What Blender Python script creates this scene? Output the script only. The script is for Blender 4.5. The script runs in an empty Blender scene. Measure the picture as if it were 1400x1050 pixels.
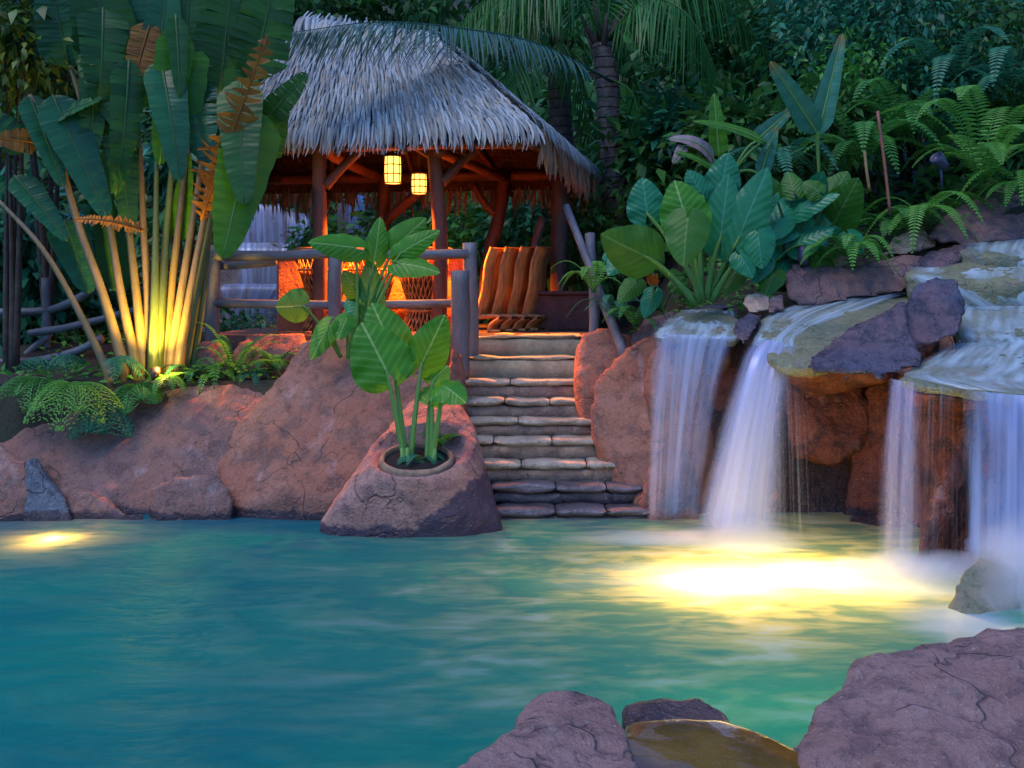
import bpy, bmesh, math, random
import numpy as np
from mathutils import Vector, Matrix, noise, Quaternion

random.seed(7)
rng = np.random.default_rng(7)
SC = bpy.context.scene
COL = SC.collection
F, HOR, CAMZ = 1300.0, 400.0, 2.15        # focal length in photo pixels, horizon row, eye height
R = math.radians
V = Vector


def at(px, py, Y):
    """World point seen at photo pixel (px, py) at distance Y."""
    return V(((px - 700.0) / F * Y, Y, CAMZ - (py - HOR) / F * Y))


def ats(L):
    return [at(*p) for p in L]


# ------------------------------------------------------------------ objects
def tag(o, label=None, cat=None, group=None, kind=None):
    if label: o['label'] = label
    if cat: o['category'] = cat
    if group: o['group'] = group
    if kind: o['kind'] = kind
    return o


def empty(name, loc, label=None, cat=None, group=None):
    o = bpy.data.objects.new(name, None)
    o.empty_display_size = 0.1
    COL.objects.link(o)
    o.location = loc
    return tag(o, label, cat, group)


def wloc(o):
    l = V((0, 0, 0))
    while o is not None:
        l = l + o.location
        o = o.parent
    return l


class MB:
    """Collects faces in world coordinates; build() links them as one mesh object."""
    def __init__(s):
        s.v = []; s.f = []; s.a = []

    def add(s, verts, faces, attr=None):
        n = len(s.v)
        s.v.extend([tuple(p) for p in verts])
        s.f.extend([tuple(i + n for i in f) for f in faces])
        if attr is None:
            attr = [(0, 0, 0)] * len(verts)
        s.a.extend(attr)

    def grid(s, rows, attr=None, close=False):
        m = len(rows[0]); vs = [p for r in rows for p in r]; fs = []
        for i in range(len(rows) - 1):
            for j in range(m if close else m - 1):
                k = (j + 1) % m
                fs.append((i * m + j, i * m + k, (i + 1) * m + k, (i + 1) * m + j))
        s.add(vs, fs, [q for r in attr for q in r] if attr else None)

    def tube(s, pts, rad, n=8, cap=True, rnd=0.0, wob=0.0):
        pts = [V(p) for p in pts]
        if not hasattr(rad, '__len__'): rad = [rad] * len(pts)
        rows = []; at_ = []
        t0 = (pts[1] - pts[0]).normalized()
        ref = V((0, 0, 1)) if abs(t0.z) < .9 else V((1, 0, 0))
        nrm = t0.cross(ref).normalized()
        for i, p in enumerate(pts):
            t = (pts[min(i + 1, len(pts) - 1)] - pts[max(i - 1, 0)])
            t = t.normalized() if t.length > 1e-9 else t0
            nrm = (nrm - t * nrm.dot(t)).normalized()
            b = t.cross(nrm)
            row = []
            for k in range(n):
                a = 2 * math.pi * k / n
                d = nrm * math.cos(a) + b * math.sin(a)
                r = rad[i]
                if wob: r *= 1 + wob * noise.noise(p * 5 + d * 1.3)
                row.append(p + d * r)
            rows.append(row); at_.append([(k / n, i / max(1, len(pts) - 1), rnd) for k in range(n)])
        base = len(s.v)
        s.grid(rows, at_, close=True)
        if cap:
            s.f.append(tuple(base + k for k in reversed(range(n))))
            e = base + (len(pts) - 1) * n
            s.f.append(tuple(e + k for k in range(n)))

    def box(s, c, size, rz=0.0, ax=None):
        c = V(c); hx, hy, hz = [q / 2 for q in size]
        M = Matrix.Rotation(rz, 3, 'Z') if ax is None else ax
        vs = [c + M @ V((x * hx, y * hy, z * hz)) for z in (-1, 1) for y in (-1, 1) for x in (-1, 1)]
        s.add(vs, [(0, 2, 3, 1), (4, 5, 7, 6), (0, 1, 5, 4), (2, 6, 7, 3), (0, 4, 6, 2), (1, 3, 7, 5)])

    def lathe(s, c, prof, n=24, arc=(0, 2 * math.pi), tilt=None):
        c = V(c); rows = []
        full = abs(arc[1] - arc[0] - 2 * math.pi) < 1e-6
        m = n if full else n + 1
        for r, z in prof:
            row = []
            for k in range(m):
                a = arc[0] + (arc[1] - arc[0]) * k / n
                p = V((r * math.cos(a), r * math.sin(a), z))
                if tilt is not None: p = tilt @ p
                row.append(c + p)
            rows.append(row)
        s.grid(rows, None, close=full)

    def build(s, name, mat, parent=None, smooth=True, origin=None, bevel=0.0):
        me = bpy.data.meshes.new(name)
        o0 = wloc(parent) if parent is not None else (V(origin) if origin is not None else V((0, 0, 0)))
        arr = np.array(s.v, dtype=np.float64) - np.array(o0)
        me.from_pydata(arr.tolist(), [], s.f)
        at_ = me.attributes.new('uvw', 'FLOAT_VECTOR', 'POINT')
        at_.data.foreach_set('vector', np.array(s.a, dtype=np.float32).ravel())
        me.materials.append(mat)
        if smooth: me.polygons.foreach_set('use_smooth', [True] * len(me.polygons))
        me.update()
        o = bpy.data.objects.new(name, me)
        COL.objects.link(o)
        if parent is not None: o.parent = parent
        else: o.location = o0
        if bevel:
            b = o.modifiers.new('bevel', 'BEVEL'); b.width = bevel; b.segments = 2; b.limit_method = 'ANGLE'
        return o


def bez(p0, p1, p2, n):
    return [p0 * (1 - t) ** 2 + p1 * 2 * t * (1 - t) + p2 * t * t for t in [i / n for i in range(n + 1)]]


def crom(pts, n):
    """Catmull-Rom through points, n steps per span."""
    P = [V(p) for p in pts]; out = []
    for i in range(len(P) - 1):
        a = P[i - 1] if i else P[0] * 2 - P[1]
        b, c = P[i], P[i + 1]
        d = P[i + 2] if i + 2 < len(P) else P[-1] * 2 - P[-2]
        for k in range(n):
            t = k / n
            out.append(0.5 * ((2 * b) + (c - a) * t + (2 * a - 5 * b + 4 * c - d) * t * t + (3 * b - a - 3 * c + d) * t ** 3))
    out.append(P[-1]); return out


# ------------------------------------------------------------------ materials
class NT:
    def __init__(s, name):
        s.m = bpy.data.materials.new(name); s.m.use_nodes = True
        s.t = s.m.node_tree; s.t.nodes.clear()
        s.out = s.t.nodes.new('ShaderNodeOutputMaterial')

    def n(s, typ, ins=None, **kw):
        nd = s.t.nodes.new('ShaderNode' + typ)
        for k, v in kw.items(): setattr(nd, k, v)
        for k, v in (ins or {}).items():
            sk = nd.inputs[k]
            if isinstance(v, bpy.types.NodeSocket): s.t.links.new(v, sk)
            elif isinstance(v, (tuple, list)) and len(v) == 3 and sk.type == 'RGBA': sk.default_value = (*v, 1)
            else: sk.default_value = v
        return nd

    def math(s, op, a, b=0.0, c=0.0, clamp=False):
        return s.n('Math', {0: a, 1: b, 2: c}, operation=op, use_clamp=clamp).outputs[0]

    def mix(s, f, a, b, blend='MIX'):
        nd = s.n('Mix', data_type='RGBA', blend_type=blend)
        for k, v in ((0, f), (6, a), (7, b)):
            sk = nd.inputs[k]
            if isinstance(v, bpy.types.NodeSocket): s.t.links.new(v, sk)
            elif isinstance(v, (tuple, list)): sk.default_value = (*v, 1)
            else: sk.default_value = v
        return nd.outputs[2]

    def noise(s, vec, scale, detail=4, rough=.55, dist=0.0):
        return s.n('TexNoise', {'Vector': vec, 'Scale': scale, 'Detail': detail, 'Roughness': rough, 'Distortion': dist}).outputs[0]

    def rng(s, val, a, b, c=0.0, d=1.0, smooth=True):
        return s.n('MapRange', {'Value': val, 'From Min': a, 'From Max': b, 'To Min': c, 'To Max': d},
                   interpolation_type='SMOOTHSTEP' if smooth else 'LINEAR').outputs[0]

    def pos(s):
        return s.n('NewGeometry').outputs['Position']

    def sep(s, v):
        return s.n('SeparateXYZ', {0: v}).outputs

    def scale(s, v, sc):
        return s.n('VectorMath', {0: v, 1: sc}, operation='MULTIPLY').outputs[0]

    def bump(s, h, strength, dist, normal=None):
        i = {'Height': h, 'Strength': strength, 'Distance': dist}
        if normal is not None: i['Normal'] = normal
        return s.n('Bump', i).outputs[0]

    def pbr(s, **ins):
        return s.n('BsdfPrincipled', {k.replace('_', ' '): v for k, v in ins.items()}).outputs[0]

    def done(s, sh):
        s.t.links.new(sh, s.out.inputs[0]); return s.m


def plain(name, c, rough=.6, var=.25, scale=6.0, bump=.2, metal=0.0, c2=None, stretch=(1, 1, 1), bdist=.01):
    t = NT(name); p = t.scale(t.pos(), stretch)
    nz = t.noise(p, scale, 6, .6); n2 = t.noise(p, scale * 7, 4, .6)
    c2 = c2 or tuple(q * (1 - var) ** 2 for q in c)
    col = t.mix(t.rng(nz, .35, .68), c, c2)
    col = t.mix(t.math('MULTIPLY', t.rng(n2, .45, .7), .35), col, tuple(q * .55 for q in c2))
    b = t.bump(t.math('ADD', nz, t.math('MULTIPLY', n2, .4)), bump, bdist * 3)
    return t.done(t.pbr(Base_Color=col, Roughness=rough, Normal=b, Metallic=metal))


def rock_mat(name, ca, cb, cc, wet=.10, crack=.38, stain=None, rough=.72, bd=.055, seed=0.0, lump=1.0, wetcol=(.035, .022, .03), light=(.5, .42, .42)):
    """Sculpted rock: mottled colour, thin cracks, a dark wet band at the water line."""
    t = NT(name)
    P = t.n('VectorMath', {0: t.pos(), 1: (seed, seed * 1.7, seed * .3)}, operation='ADD').outputs[0]
    big = t.noise(P, 1.1, 4, .55, .6); mid = t.noise(P, 4.5, 6, .62, .4); fine = t.noise(P, 26, 6, .68); sp = t.noise(P, 75, 3, .6)
    col = t.mix(t.rng(big, .36, .62), ca, cb)
    col = t.mix(t.math('MULTIPLY', t.rng(mid, .47, .62), .85), col, cc)
    col = t.mix(t.math('MULTIPLY', t.rng(fine, .5, .72), .55), col, tuple(q * .42 for q in cc))
    col = t.mix(t.math('MULTIPLY', t.rng(sp, .57, .74), .5), col, light)
    drip = t.noise(t.scale(P, (3.2, 3.2, .55)), 1.6, 5, .6)            # lime and water streaks
    col = t.mix(t.math('MULTIPLY', t.rng(drip, .57, .72), .24), col, light)
    col = t.mix(t.math('MULTIPLY', t.rng(t.noise(t.scale(P, (2.4, 2.4, .8)), 1.3, 5, .65), .57, .70), .6), col, tuple(q * .6 for q in cc))
    # cracks: edges of warped cells, only here and there
    Pw = t.n('VectorMath', {0: P, 1: t.scale(t.n('TexNoise', {'Vector': P, 'Scale': 1.8, 'Detail': 3.0}).outputs[1], (.9, .9, .9))}, operation='ADD').outputs[0]
    vo = t.n('TexVoronoi', {'Vector': Pw, 'Scale': 1.15}, feature='DISTANCE_TO_EDGE').outputs[0]
    cr = t.math('MULTIPLY', t.rng(vo, .0, .013, 1, 0), t.rng(t.noise(P, 2.3, 2), .42, .56))
    cr = t.math('MULTIPLY', cr, crack)
    col = t.mix(cr, col, (.02, .014, .014))
    z = t.sep(t.pos())[2]
    zz = t.math('ADD', z, t.math('MULTIPLY', t.math('SUBTRACT', mid, .5), -.22))
    w = t.rng(zz, wet - .02, wet + .02, 1, 0)
    if stain:
        (sx, sy, sz), (nx, ny, nz_) = stain
        d = t.n('VectorMath', {0: t.n('VectorMath', {0: t.pos(), 1: (sx, sy, sz)}, operation='SUBTRACT').outputs[0], 1: (nx, ny, nz_)}, operation='DOT_PRODUCT').outputs['Value']
        d = t.math('ADD', d, t.math('MULTIPLY', t.math('SUBTRACT', mid, .5), .35))
        w = t.math('MAXIMUM', w, t.rng(d, -.015, .02))
    col = t.mix(t.math('MULTIPLY', w, .93), col, wetcol)
    dim = t.math('MULTIPLY', t.rng(t.noise(P, 9, 4, .65, .8), .53, .70), .40)      # dimples and chisel marks
    h = t.math('ADD', t.math('MULTIPLY', mid, .75 * lump), t.math('MULTIPLY', fine, .5))
    h = t.math('SUBTRACT', h, t.math('MULTIPLY', dim, .55))
    col = t.mix(dim, col, tuple(q * .45 for q in cb))
    h = t.math('ADD', h, t.math('MULTIPLY', sp, .15))
    h = t.math('SUBTRACT', h, t.math('MULTIPLY', cr, .8))
    nb = t.bump(h, .85, bd)
    rg = t.math('SUBTRACT', rough, t.math('MULTIPLY', w, .42))
    return t.done(t.pbr(Base_Color=col, Roughness=rg, Normal=nb))


def leaf_mat(name, c1, c2, vein=0, trans=.3, rough=.42, tip=None, veincol=None, under=None):
    t = NT(name)
    a = t.n('Attribute', attribute_name='uvw').outputs['Vector']
    u, v, r = t.sep(a)[0:3]
    isl = t.n('NewGeometry').outputs['Random Per Island']
    nz = t.noise(t.pos(), 5, 4, .6)
    fac = t.math('ADD', t.math('MULTIPLY', isl, .65), t.math('MULTIPLY', nz, .5), clamp=True)
    col = t.mix(t.rng(fac, .15, .95), c1, c2)
    sp = t.rng(t.noise(t.pos(), 14, 4, .65), .60, .72)
    col = t.mix(t.math('MULTIPLY', sp, .45), col, (c1[0] * 1.6 + .03, c1[1] * .9, c1[2] * .5))
    nrm = None
    au = t.math('ABSOLUTE', u)
    if tip:
        col = t.mix(t.rng(t.math('ADD', v, t.math('MULTIPLY', nz, .4)), .95, 1.25), col, tip)
    if vein == 1:
        k = t.math('FRACT', t.math('MULTIPLY', t.math('SUBTRACT', v, t.math('MULTIPLY', au, .30)), 8.5))
        lat = t.rng(t.math('ABSOLUTE', t.math('SUBTRACT', k, .5)), .0, .09, 1, 0)
        mid = t.rng(au, .018, .05, 1, 0)
        vm = t.math('MAXIMUM', t.math('MULTIPLY', lat, .22), mid)
        col = t.mix(t.math('MULTIPLY', vm, .8), col, veincol or tuple(min(1, q * 2.2 + .05) for q in c1))
        puck = t.math('SINE', t.math('MULTIPLY', t.math('SUBTRACT', v, t.math('MULTIPLY', au, .30)), 8.5 * 6.283))
        h = t.math('ADD', t.math('MULTIPLY', puck, .5), t.math('MULTIPLY', t.noise(t.pos(), 40, 3), 1.2))
        nrm = t.bump(h, .3, .010)
    elif vein == 2:
        kk = t.math('MULTIPLY', t.math('SUBTRACT', v, t.math('MULTIPLY', au, .03)), 150)
        s1 = t.math('SINE', t.math('ADD', kk, t.math('MULTIPLY', nz, 9)))
        s2 = t.math('SINE', t.math('MULTIPLY', kk, .23))
        mid = t.rng(au, .03, .09, 1, 0)
        col = t.mix(t.math('MULTIPLY', t.rng(s2, -1, 1), .18), col, tuple(q * .5 for q in c2))
        col = t.mix(t.math('MULTIPLY', mid, .7), col, veincol or tuple(min(1, q * 1.8 + .04) for q in c1))
        nrm = t.bump(t.math('ADD', t.math('MULTIPLY', s1, .3), s2), .22, .010)
    ins = {'Base_Color': col, 'Roughness': rough, 'Specular_IOR_Level': .28}
    if nrm is not None: ins['Normal'] = nrm
    p = t.pbr(**ins)
    tr = t.n('BsdfTranslucent', {0: t.mix(.5, col, tuple(min(1, q * 1.5) for q in c2))}).outputs[0]
    return t.done(t.n('MixShader', {0: trans, 1: p, 2: tr}).outputs[0])


def wood_mat(name, c1, c2, rough=.65, scale=5, gloss=0):
    return plain(name, c1, rough, scale=scale, c2=c2, bump=.5, bdist=.012)


def emit_mat(name, c, s):
    t = NT(name)
    return t.done(t.n('Emission', {0: c, 1: s}).outputs[0])


def fall_mat(name, fu, dens=.6, col=(.8, .86, .95), low=.0, sharp=.3, fade=.12, vf=.6, endfade=.06, edge=.28, thin=.35):
    """Silky falling water: many vertical threads, clear between them."""
    t = NT(name)
    a = t.n('Attribute', attribute_name='uvw').outputs['Vector']
    u, v, r = t.sep(a)[0:3]
    cv = t.n('CombineXYZ', {0: t.math('MULTIPLY', u, fu), 1: t.math('MULTIPLY', v, vf), 2: t.math('MULTIPLY', r, 7.3)}).outputs[0]
    n1 = t.noise(cv, 1.0, 3, .42)
    cv2 = t.n('CombineXYZ', {0: t.math('MULTIPLY', u, fu * .22), 1: t.math('MULTIPLY', v, vf * .9), 2: t.math('MULTIPLY', r, 3.1)}).outputs[0]
    n2 = t.noise(cv2, 1.0, 3, .5)
    m = t.math('MULTIPLY', t.rng(n1, .5 - sharp, .5 + sharp, .25, 1), t.rng(n2, .3, .62, .2, 1))
    ue = t.n('CombineXYZ', {0: t.math('MULTIPLY', u, 4.0), 1: t.math('MULTIPLY', v, 1.6), 2: t.math('MULTIPLY', r, 2.3)}).outputs[0]
    un = t.math('ADD', u, t.math('MULTIPLY', t.math('SUBTRACT', t.noise(ue, 1.0, 3, .55), .5), edge))
    e = t.math('MULTIPLY', t.rng(un, 0, fade), t.rng(un, 1 - fade, 1, 1, 0))
    e = t.math('MULTIPLY', e, t.math('SUBTRACT', 1.0, t.math('MULTIPLY', v, thin)))
    e = t.math('MULTIPLY', e, t.rng(v, 1 - endfade, 1, 1, 0))
    al = t.math('MULTIPLY', t.math('ADD', m, low), t.math('MULTIPLY', e, dens), clamp=True)
    d = t.n('BsdfDiffuse', {0: col}).outputs[0]
    tr = t.n('BsdfTranslucent', {0: col}).outputs[0]
    gl = t.n('BsdfGlossy', {0: col, 'Roughness': .35}).outputs[0]
    w = t.n('MixShader', {0: .45, 1: d, 2: tr}).outputs[0]
    w = t.n('MixShader', {0: .12, 1: w, 2: gl}).outputs[0]
    tp = t.n('BsdfTransparent').outputs[0]
    return t.done(t.n('MixShader', {0: al, 1: tp, 2: w}).outputs[0])
# ------------------------------------------------------------------ camera, world, sun
cam = bpy.data.objects.new('camera', bpy.data.cameras.new('camera'))
COL.objects.link(cam); SC.camera = cam
cam.location = (0, 0, CAMZ); cam.rotation_euler = (R(90), 0, 0)
cam.data.sensor_width = 36; cam.data.lens = 36 * F / 1400
cam.data.shift_y = -(525 - HOR) / 1400
cam.data.clip_start = .05; cam.data.clip_end = 600
SC.view_settings.view_transform = 'Standard'; SC.view_settings.look = 'None'
SC.view_settings.gamma = 1; SC.view_settings.use_curve_mapping = False
SC.view_settings.exposure = 1.25
cy = SC.cycles
cy.max_bounces = 8; cy.diffuse_bounces = 3; cy.glossy_bounces = 3; cy.transmission_bounces = 4; cy.transparent_max_bounces = 24
cy.volume_bounces = 3; cy.caustics_reflective = False; cy.caustics_refractive = False
cy.sample_clamp_indirect = 4.0
try:
    cy.use_denoising = True; cy.denoiser = 'OPENIMAGEDENOISE'; cy.use_light_tree = True
except Exception:
    pass
SUN_EL, SUN_AZ = R(62), R(235)       # soft evening light from behind and left of the camera
w = bpy.data.worlds.new('World'); SC.world = w; w.use_nodes = True
nt = w.node_tree; nt.nodes.clear()
sky = nt.nodes.new('ShaderNodeTexSky'); sky.sky_type = 'NISHITA'; sky.sun_disc = False
sky.sun_elevation = SUN_EL; sky.sun_rotation = SUN_AZ
sky.air_density = 1.6; sky.dust_density = 0.0; sky.ozone_density = 8.0
bg = nt.nodes.new('ShaderNodeBackground'); bg.inputs[1].default_value = .085
wo = nt.nodes.new('ShaderNodeOutputWorld')
tint = nt.nodes.new('ShaderNodeMix'); tint.data_type = 'RGBA'; tint.blend_type = 'MULTIPLY'; tint.inputs[0].default_value = 1
tint.inputs[7].default_value = (.62, .86, 1.3, 1)       # blue hour
nt.links.new(sky.outputs[0], tint.inputs[6]); nt.links.new(tint.outputs[2], bg.inputs[0]); nt.links.new(bg.outputs[0], wo.inputs[0])
sl = bpy.data.lights.new('sun', 'SUN'); sl.energy = .9; sl.angle = R(35); sl.color = (1.0, .84, .80)
so = bpy.data.objects.new('sun', sl); COL.objects.link(so)
# light travels from the sun position (behind-left of the camera) into the scene
sd = V((math.sin(SUN_AZ) * math.cos(SUN_EL), math.cos(SUN_AZ) * math.cos(SUN_EL), math.sin(SUN_EL)))
so.rotation_euler = sd.to_track_quat('Z', 'Y').to_euler(); so.location = (0, 0, 20)


def lamp(name, loc, power, col, rad=.08, spot=None, aim=None, blend=.6):
    l = bpy.data.lights.new(name, 'SPOT' if spot else 'POINT')
    l.energy = power; l.color = col; l.shadow_soft_size = rad
    o = bpy.data.objects.new(name, l); COL.objects.link(o); o.location = loc; o.visible_glossy = name == 'palm_uplight'   # palm uplight mirrors; other lamps hidden from reflections to keep glints off the water
    if spot:
        l.spot_size = R(spot); l.spot_blend = blend
        o.rotation_euler = (V(aim) - V(loc)).to_track_quat('-Z', 'Y').to_euler()
    return o


# ------------------------------------------------------------------ ground
POOL = np.array([(-14, 2.2), (-.6, 2.4), (1.0, 2.5), (3.0, 2.7), (4.8, 3.6), (5.2, 6.5), (5.2, 8.4), (3.6, 9.2), (2.4, 9.6),
                 (1.4, 9.5), (-.2, 9.4), (-1.2, 9.2), (-3, 9.5), (-6, 9.4), (-14, 9.5)])


def pool_sd(x, y):
    """Signed distance to the pool outline, negative inside."""
    d = np.full(x.shape, 1e9); ins = np.zeros(x.shape, bool); n = len(POOL)
    for i in range(n):
        a, b = POOL[i], POOL[(i + 1) % n]
        e = b - a; t = np.clip(((x - a[0]) * e[0] + (y - a[1]) * e[1]) / (e @ e), 0, 1)
        d = np.minimum(d, np.hypot(x - a[0] - t * e[0], y - a[1] - t * e[1]))
        c = (a[1] > y) != (b[1] > y)
        with np.errstate(divide='ignore', invalid='ignore'):
            ins ^= c & (x < (b[0] - a[0]) * (y - a[1]) / (b[1] - a[1] + 1e-12) + a[0])
    return np.where(ins, -d, d)


def sstep(a, b, x):
    t = np.clip((x - a) / (b - a), 0, 1); return t * t * (3 - 2 * t)


def ground_z(x, y):
    x = np.asarray(x, float); y = np.asarray(y, float)
    d = pool_sd(x, y)
    left = 1.2 + 0 * x
    right = 1.55 + np.clip(x - 1.6, 0, 8) * .36 + np.clip(y - 10, 0, 6) * .22
    k = sstep(1.2, 2.0, x)
    back = left * (1 - k) + right * k
    hut = sstep(10.8, 11.3, y) * (1 - sstep(1.5, 2.6, x)) * (1 - sstep(17, 18, y))
    back = back * (1 - hut) + 1.5 * hut
    hill = np.clip(y - 17.5, 0, 40) * .55 + np.clip(np.abs(x + 1) - 9, 0, 40) * .4
    front = .3 + 0 * x
    kb = sstep(4.5, 8.5, y)
    z = front * (1 - kb) + back * kb + hill * kb
    t = sstep(-.25, .75, d)
    z = -1.0 * (1 - t) + z * t
    cas_ = (x > 2.7) & (y < 10.4)
    z = np.where(cas_, np.minimum(z, .9 + np.clip(y - 9.6, 0, 2) * .8), z)
    st = (x > -.75) & (x < 1.35) & (y > 8.5) & (y < 11.35)
    z = np.where(st, np.minimum(z, -1.0 + np.clip(y - 9.2, 0, 5) * .75), z)
    return z


def gz(x, y):
    return float(ground_z(np.array([x]), np.array([y]))[0])


def axis(lo, hi, step, far):
    a = list(np.arange(lo, hi + 1e-6, step)); s = step
    while a[-1] < far: s *= 1.35; a.append(a[-1] + s)
    s = step
    while a[0] > -far: s *= 1.35; a.insert(0, a[0] - s)
    return np.array(a)


gx, gy = axis(-9, 8, .25, 120), axis(1, 24, .25, 120)
X, Y_ = np.meshgrid(gx, gy); Z = ground_z(X, Y_)
m = MB()
m.grid([[(X[i, j], Y_[i, j], Z[i, j] + .05 * noise.noise(V((X[i, j], Y_[i, j], 0)))) for j in range(len(gx))] for i in range(len(gy))])
t = NT('soil'); p = t.pos(); z = t.sep(p)[2]
n1, n2 = t.noise(p, 2, 6), t.noise(p, 18, 5, .7)
c = t.mix(t.rng(n1, .35, .65), (.028, .02, .014), (.02, .03, .014))
c = t.mix(t.math('MULTIPLY', t.rng(n2, .5, .7), .6), c, (.012, .009, .007))
c = t.mix(t.rng(z, -.25, -.05, 1, 0), c, (.003, .09, .11))
soil = t.done(t.pbr(Base_Color=c, Roughness=.9, Normal=t.bump(n2, .7, .05)))
tag(m.build('ground', soil), kind='structure')

# ------------------------------------------------------------------ pool water
POOL_LAMPS = [(at(975, 796, 7.05), 1.0), (at(1110, 784, 7.25), 1.1)]
FOAM = [  # (pixel, Y on the water plane implied, radius x, radius y, strength) : where falling water strikes the pool
    (900, 735, .75, .30, .9), (1010, 745, .55, .35, .8), (1240, 805, .75, .32, .85), (1330, 850, .5, .45, .9), (1010, 790, 1.3, .55, .7)]
t = NT('pool_water'); p = t.pos(); px, py, pz = t.sep(p)[0:3]
pw = t.n('VectorMath', {0: p, 1: t.scale(t.n('TexNoise', {'Vector': t.scale(p, (.5, 1.1, 1)), 'Scale': 1.0, 'Detail': 2.0}).outputs[1], (1.3, .5, 0))}, operation='ADD').outputs[0]
s1 = t.noise(t.scale(pw, (1.0, 2.2, 1)), 1.1, 3, .5)
s2 = t.noise(t.scale(pw, (1.2, 3.2, 1)), 2.4, 3, .5)
s3 = t.noise(t.scale(p, (1, 2.1, 1)), 7.5, 3, .5)
big = t.noise(p, .45, 2, .5)
body = t.mix(t.rng(big, .35, .65), (.0, .098, .128), (.0, .150, .135))
body = t.mix(t.rng(px, -4, 3), body, (.0, .175, .120))
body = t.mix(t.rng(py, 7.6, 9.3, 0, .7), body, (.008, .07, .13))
# drifting foam smears, thicker near the falls
near = t.rng(t.n('VectorMath', {0: t.n('VectorMath', {0: p, 1: (2.0, 6.9, 0)}, operation='SUBTRACT').outputs[0]}, operation='LENGTH').outputs['Value'], .6, 4.6, 1, 0)
smear = t.math('MULTIPLY', t.rng(t.math('MULTIPLY', s1, s2), .285, .39), t.math('ADD', t.math('MULTIPLY', near, .5), .015))
foam = t.math('MULTIPLY', smear, .8)
for fx, fy, rx, ry, st in FOAM:
    Yw = CAMZ * F / (fy - HOR); q = at(fx, fy, Yw)
    dv = t.scale(t.n('VectorMath', {0: p, 1: tuple(q)}, operation='SUBTRACT').outputs[0], (1 / rx, 1 / ry, 0))
    dl = t.n('VectorMath', {0: dv}, operation='LENGTH').outputs['Value']
    dl = t.math('ADD', dl, t.math('MULTIPLY', t.math('SUBTRACT', s1, .5), 1.6))
    foam = t.math('MAXIMUM', foam, t.math('MULTIPLY', t.rng(dl, .15, 1.15, 1, 0), st))
nb = t.bump(t.math('ADD', t.math('MULTIPLY', s2, .6), t.math('ADD', s1, t.math('MULTIPLY', s3, .35))), .5, .10)
nd = t.bump(t.math('ADD', s1, t.math('MULTIPLY', s2, .8)), .5, .07)
bd = t.n('BsdfDiffuse', {0: body, 'Normal': nd}).outputs[0]
bt = t.n('BsdfTranslucent', {0: t.mix(t.rng(t.math('ADD', s1, t.math('MULTIPLY', t.math('SUBTRACT', s2, .5), .9)), .36, .62), (.30, .40, .17), (.90, .88, .46))}).outputs[0]
bb = t.n('AddShader', {0: bd, 1: t.n('MixShader', {0: .5, 1: bt, 2: t.n('BsdfTransparent', {0: (.0, .0, .0)}).outputs[0]}).outputs[0]}).outputs[0]
fo = t.n('MixShader', {0: .5, 1: t.n('BsdfDiffuse', {0: (.62, .8, .9)}).outputs[0], 2: t.n('BsdfTranslucent', {0: (.7, .85, .9)}).outputs[0]}).outputs[0]
bb = t.n('MixShader', {0: foam, 1: bb, 2: fo}).outputs[0]
bb = t.n('MixShader', {0: .20, 1: bb, 2: t.n('BsdfTransparent', {0: (.8, .95, .85)}).outputs[0]}).outputs[0]
fr = t.n('Fresnel', {'IOR': 1.33, 'Normal': nb}).outputs[0]
gl = t.n('BsdfGlossy', {0: (.42, .86, 1), 'Roughness': .36, 'Normal': nb}).outputs[0]
wm = t.done(t.n('MixShader', {0: t.math('MULTIPLY', fr, t.math('SUBTRACT', .33, t.math('MULTIPLY', foam, .3))), 1: bb, 2: gl}).outputs[0])
m = MB()
xs, ys = np.arange(-15, 6.01, .12), np.arange(2.0, 10.4, .08)
m.grid([[(x, y, .012 * noise.noise(V((x * .8, y * 2, 3))) + .006 * noise.noise(V((x * 2.4, y * 6, 1)))) for x in xs] for y in ys])
tag(m.build('pool_water', wm), kind='structure')
YEL = (1.0, .54, .13)
for q, k in POOL_LAMPS:
    lamp('pool_lamp', (q.x, q.y, -.20), 100 * k, YEL, .10)
q = at(70, 737, 8.3)
lamp('pool_lamp', (q.x, q.y, -.10), 14, YEL, .05)

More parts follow.
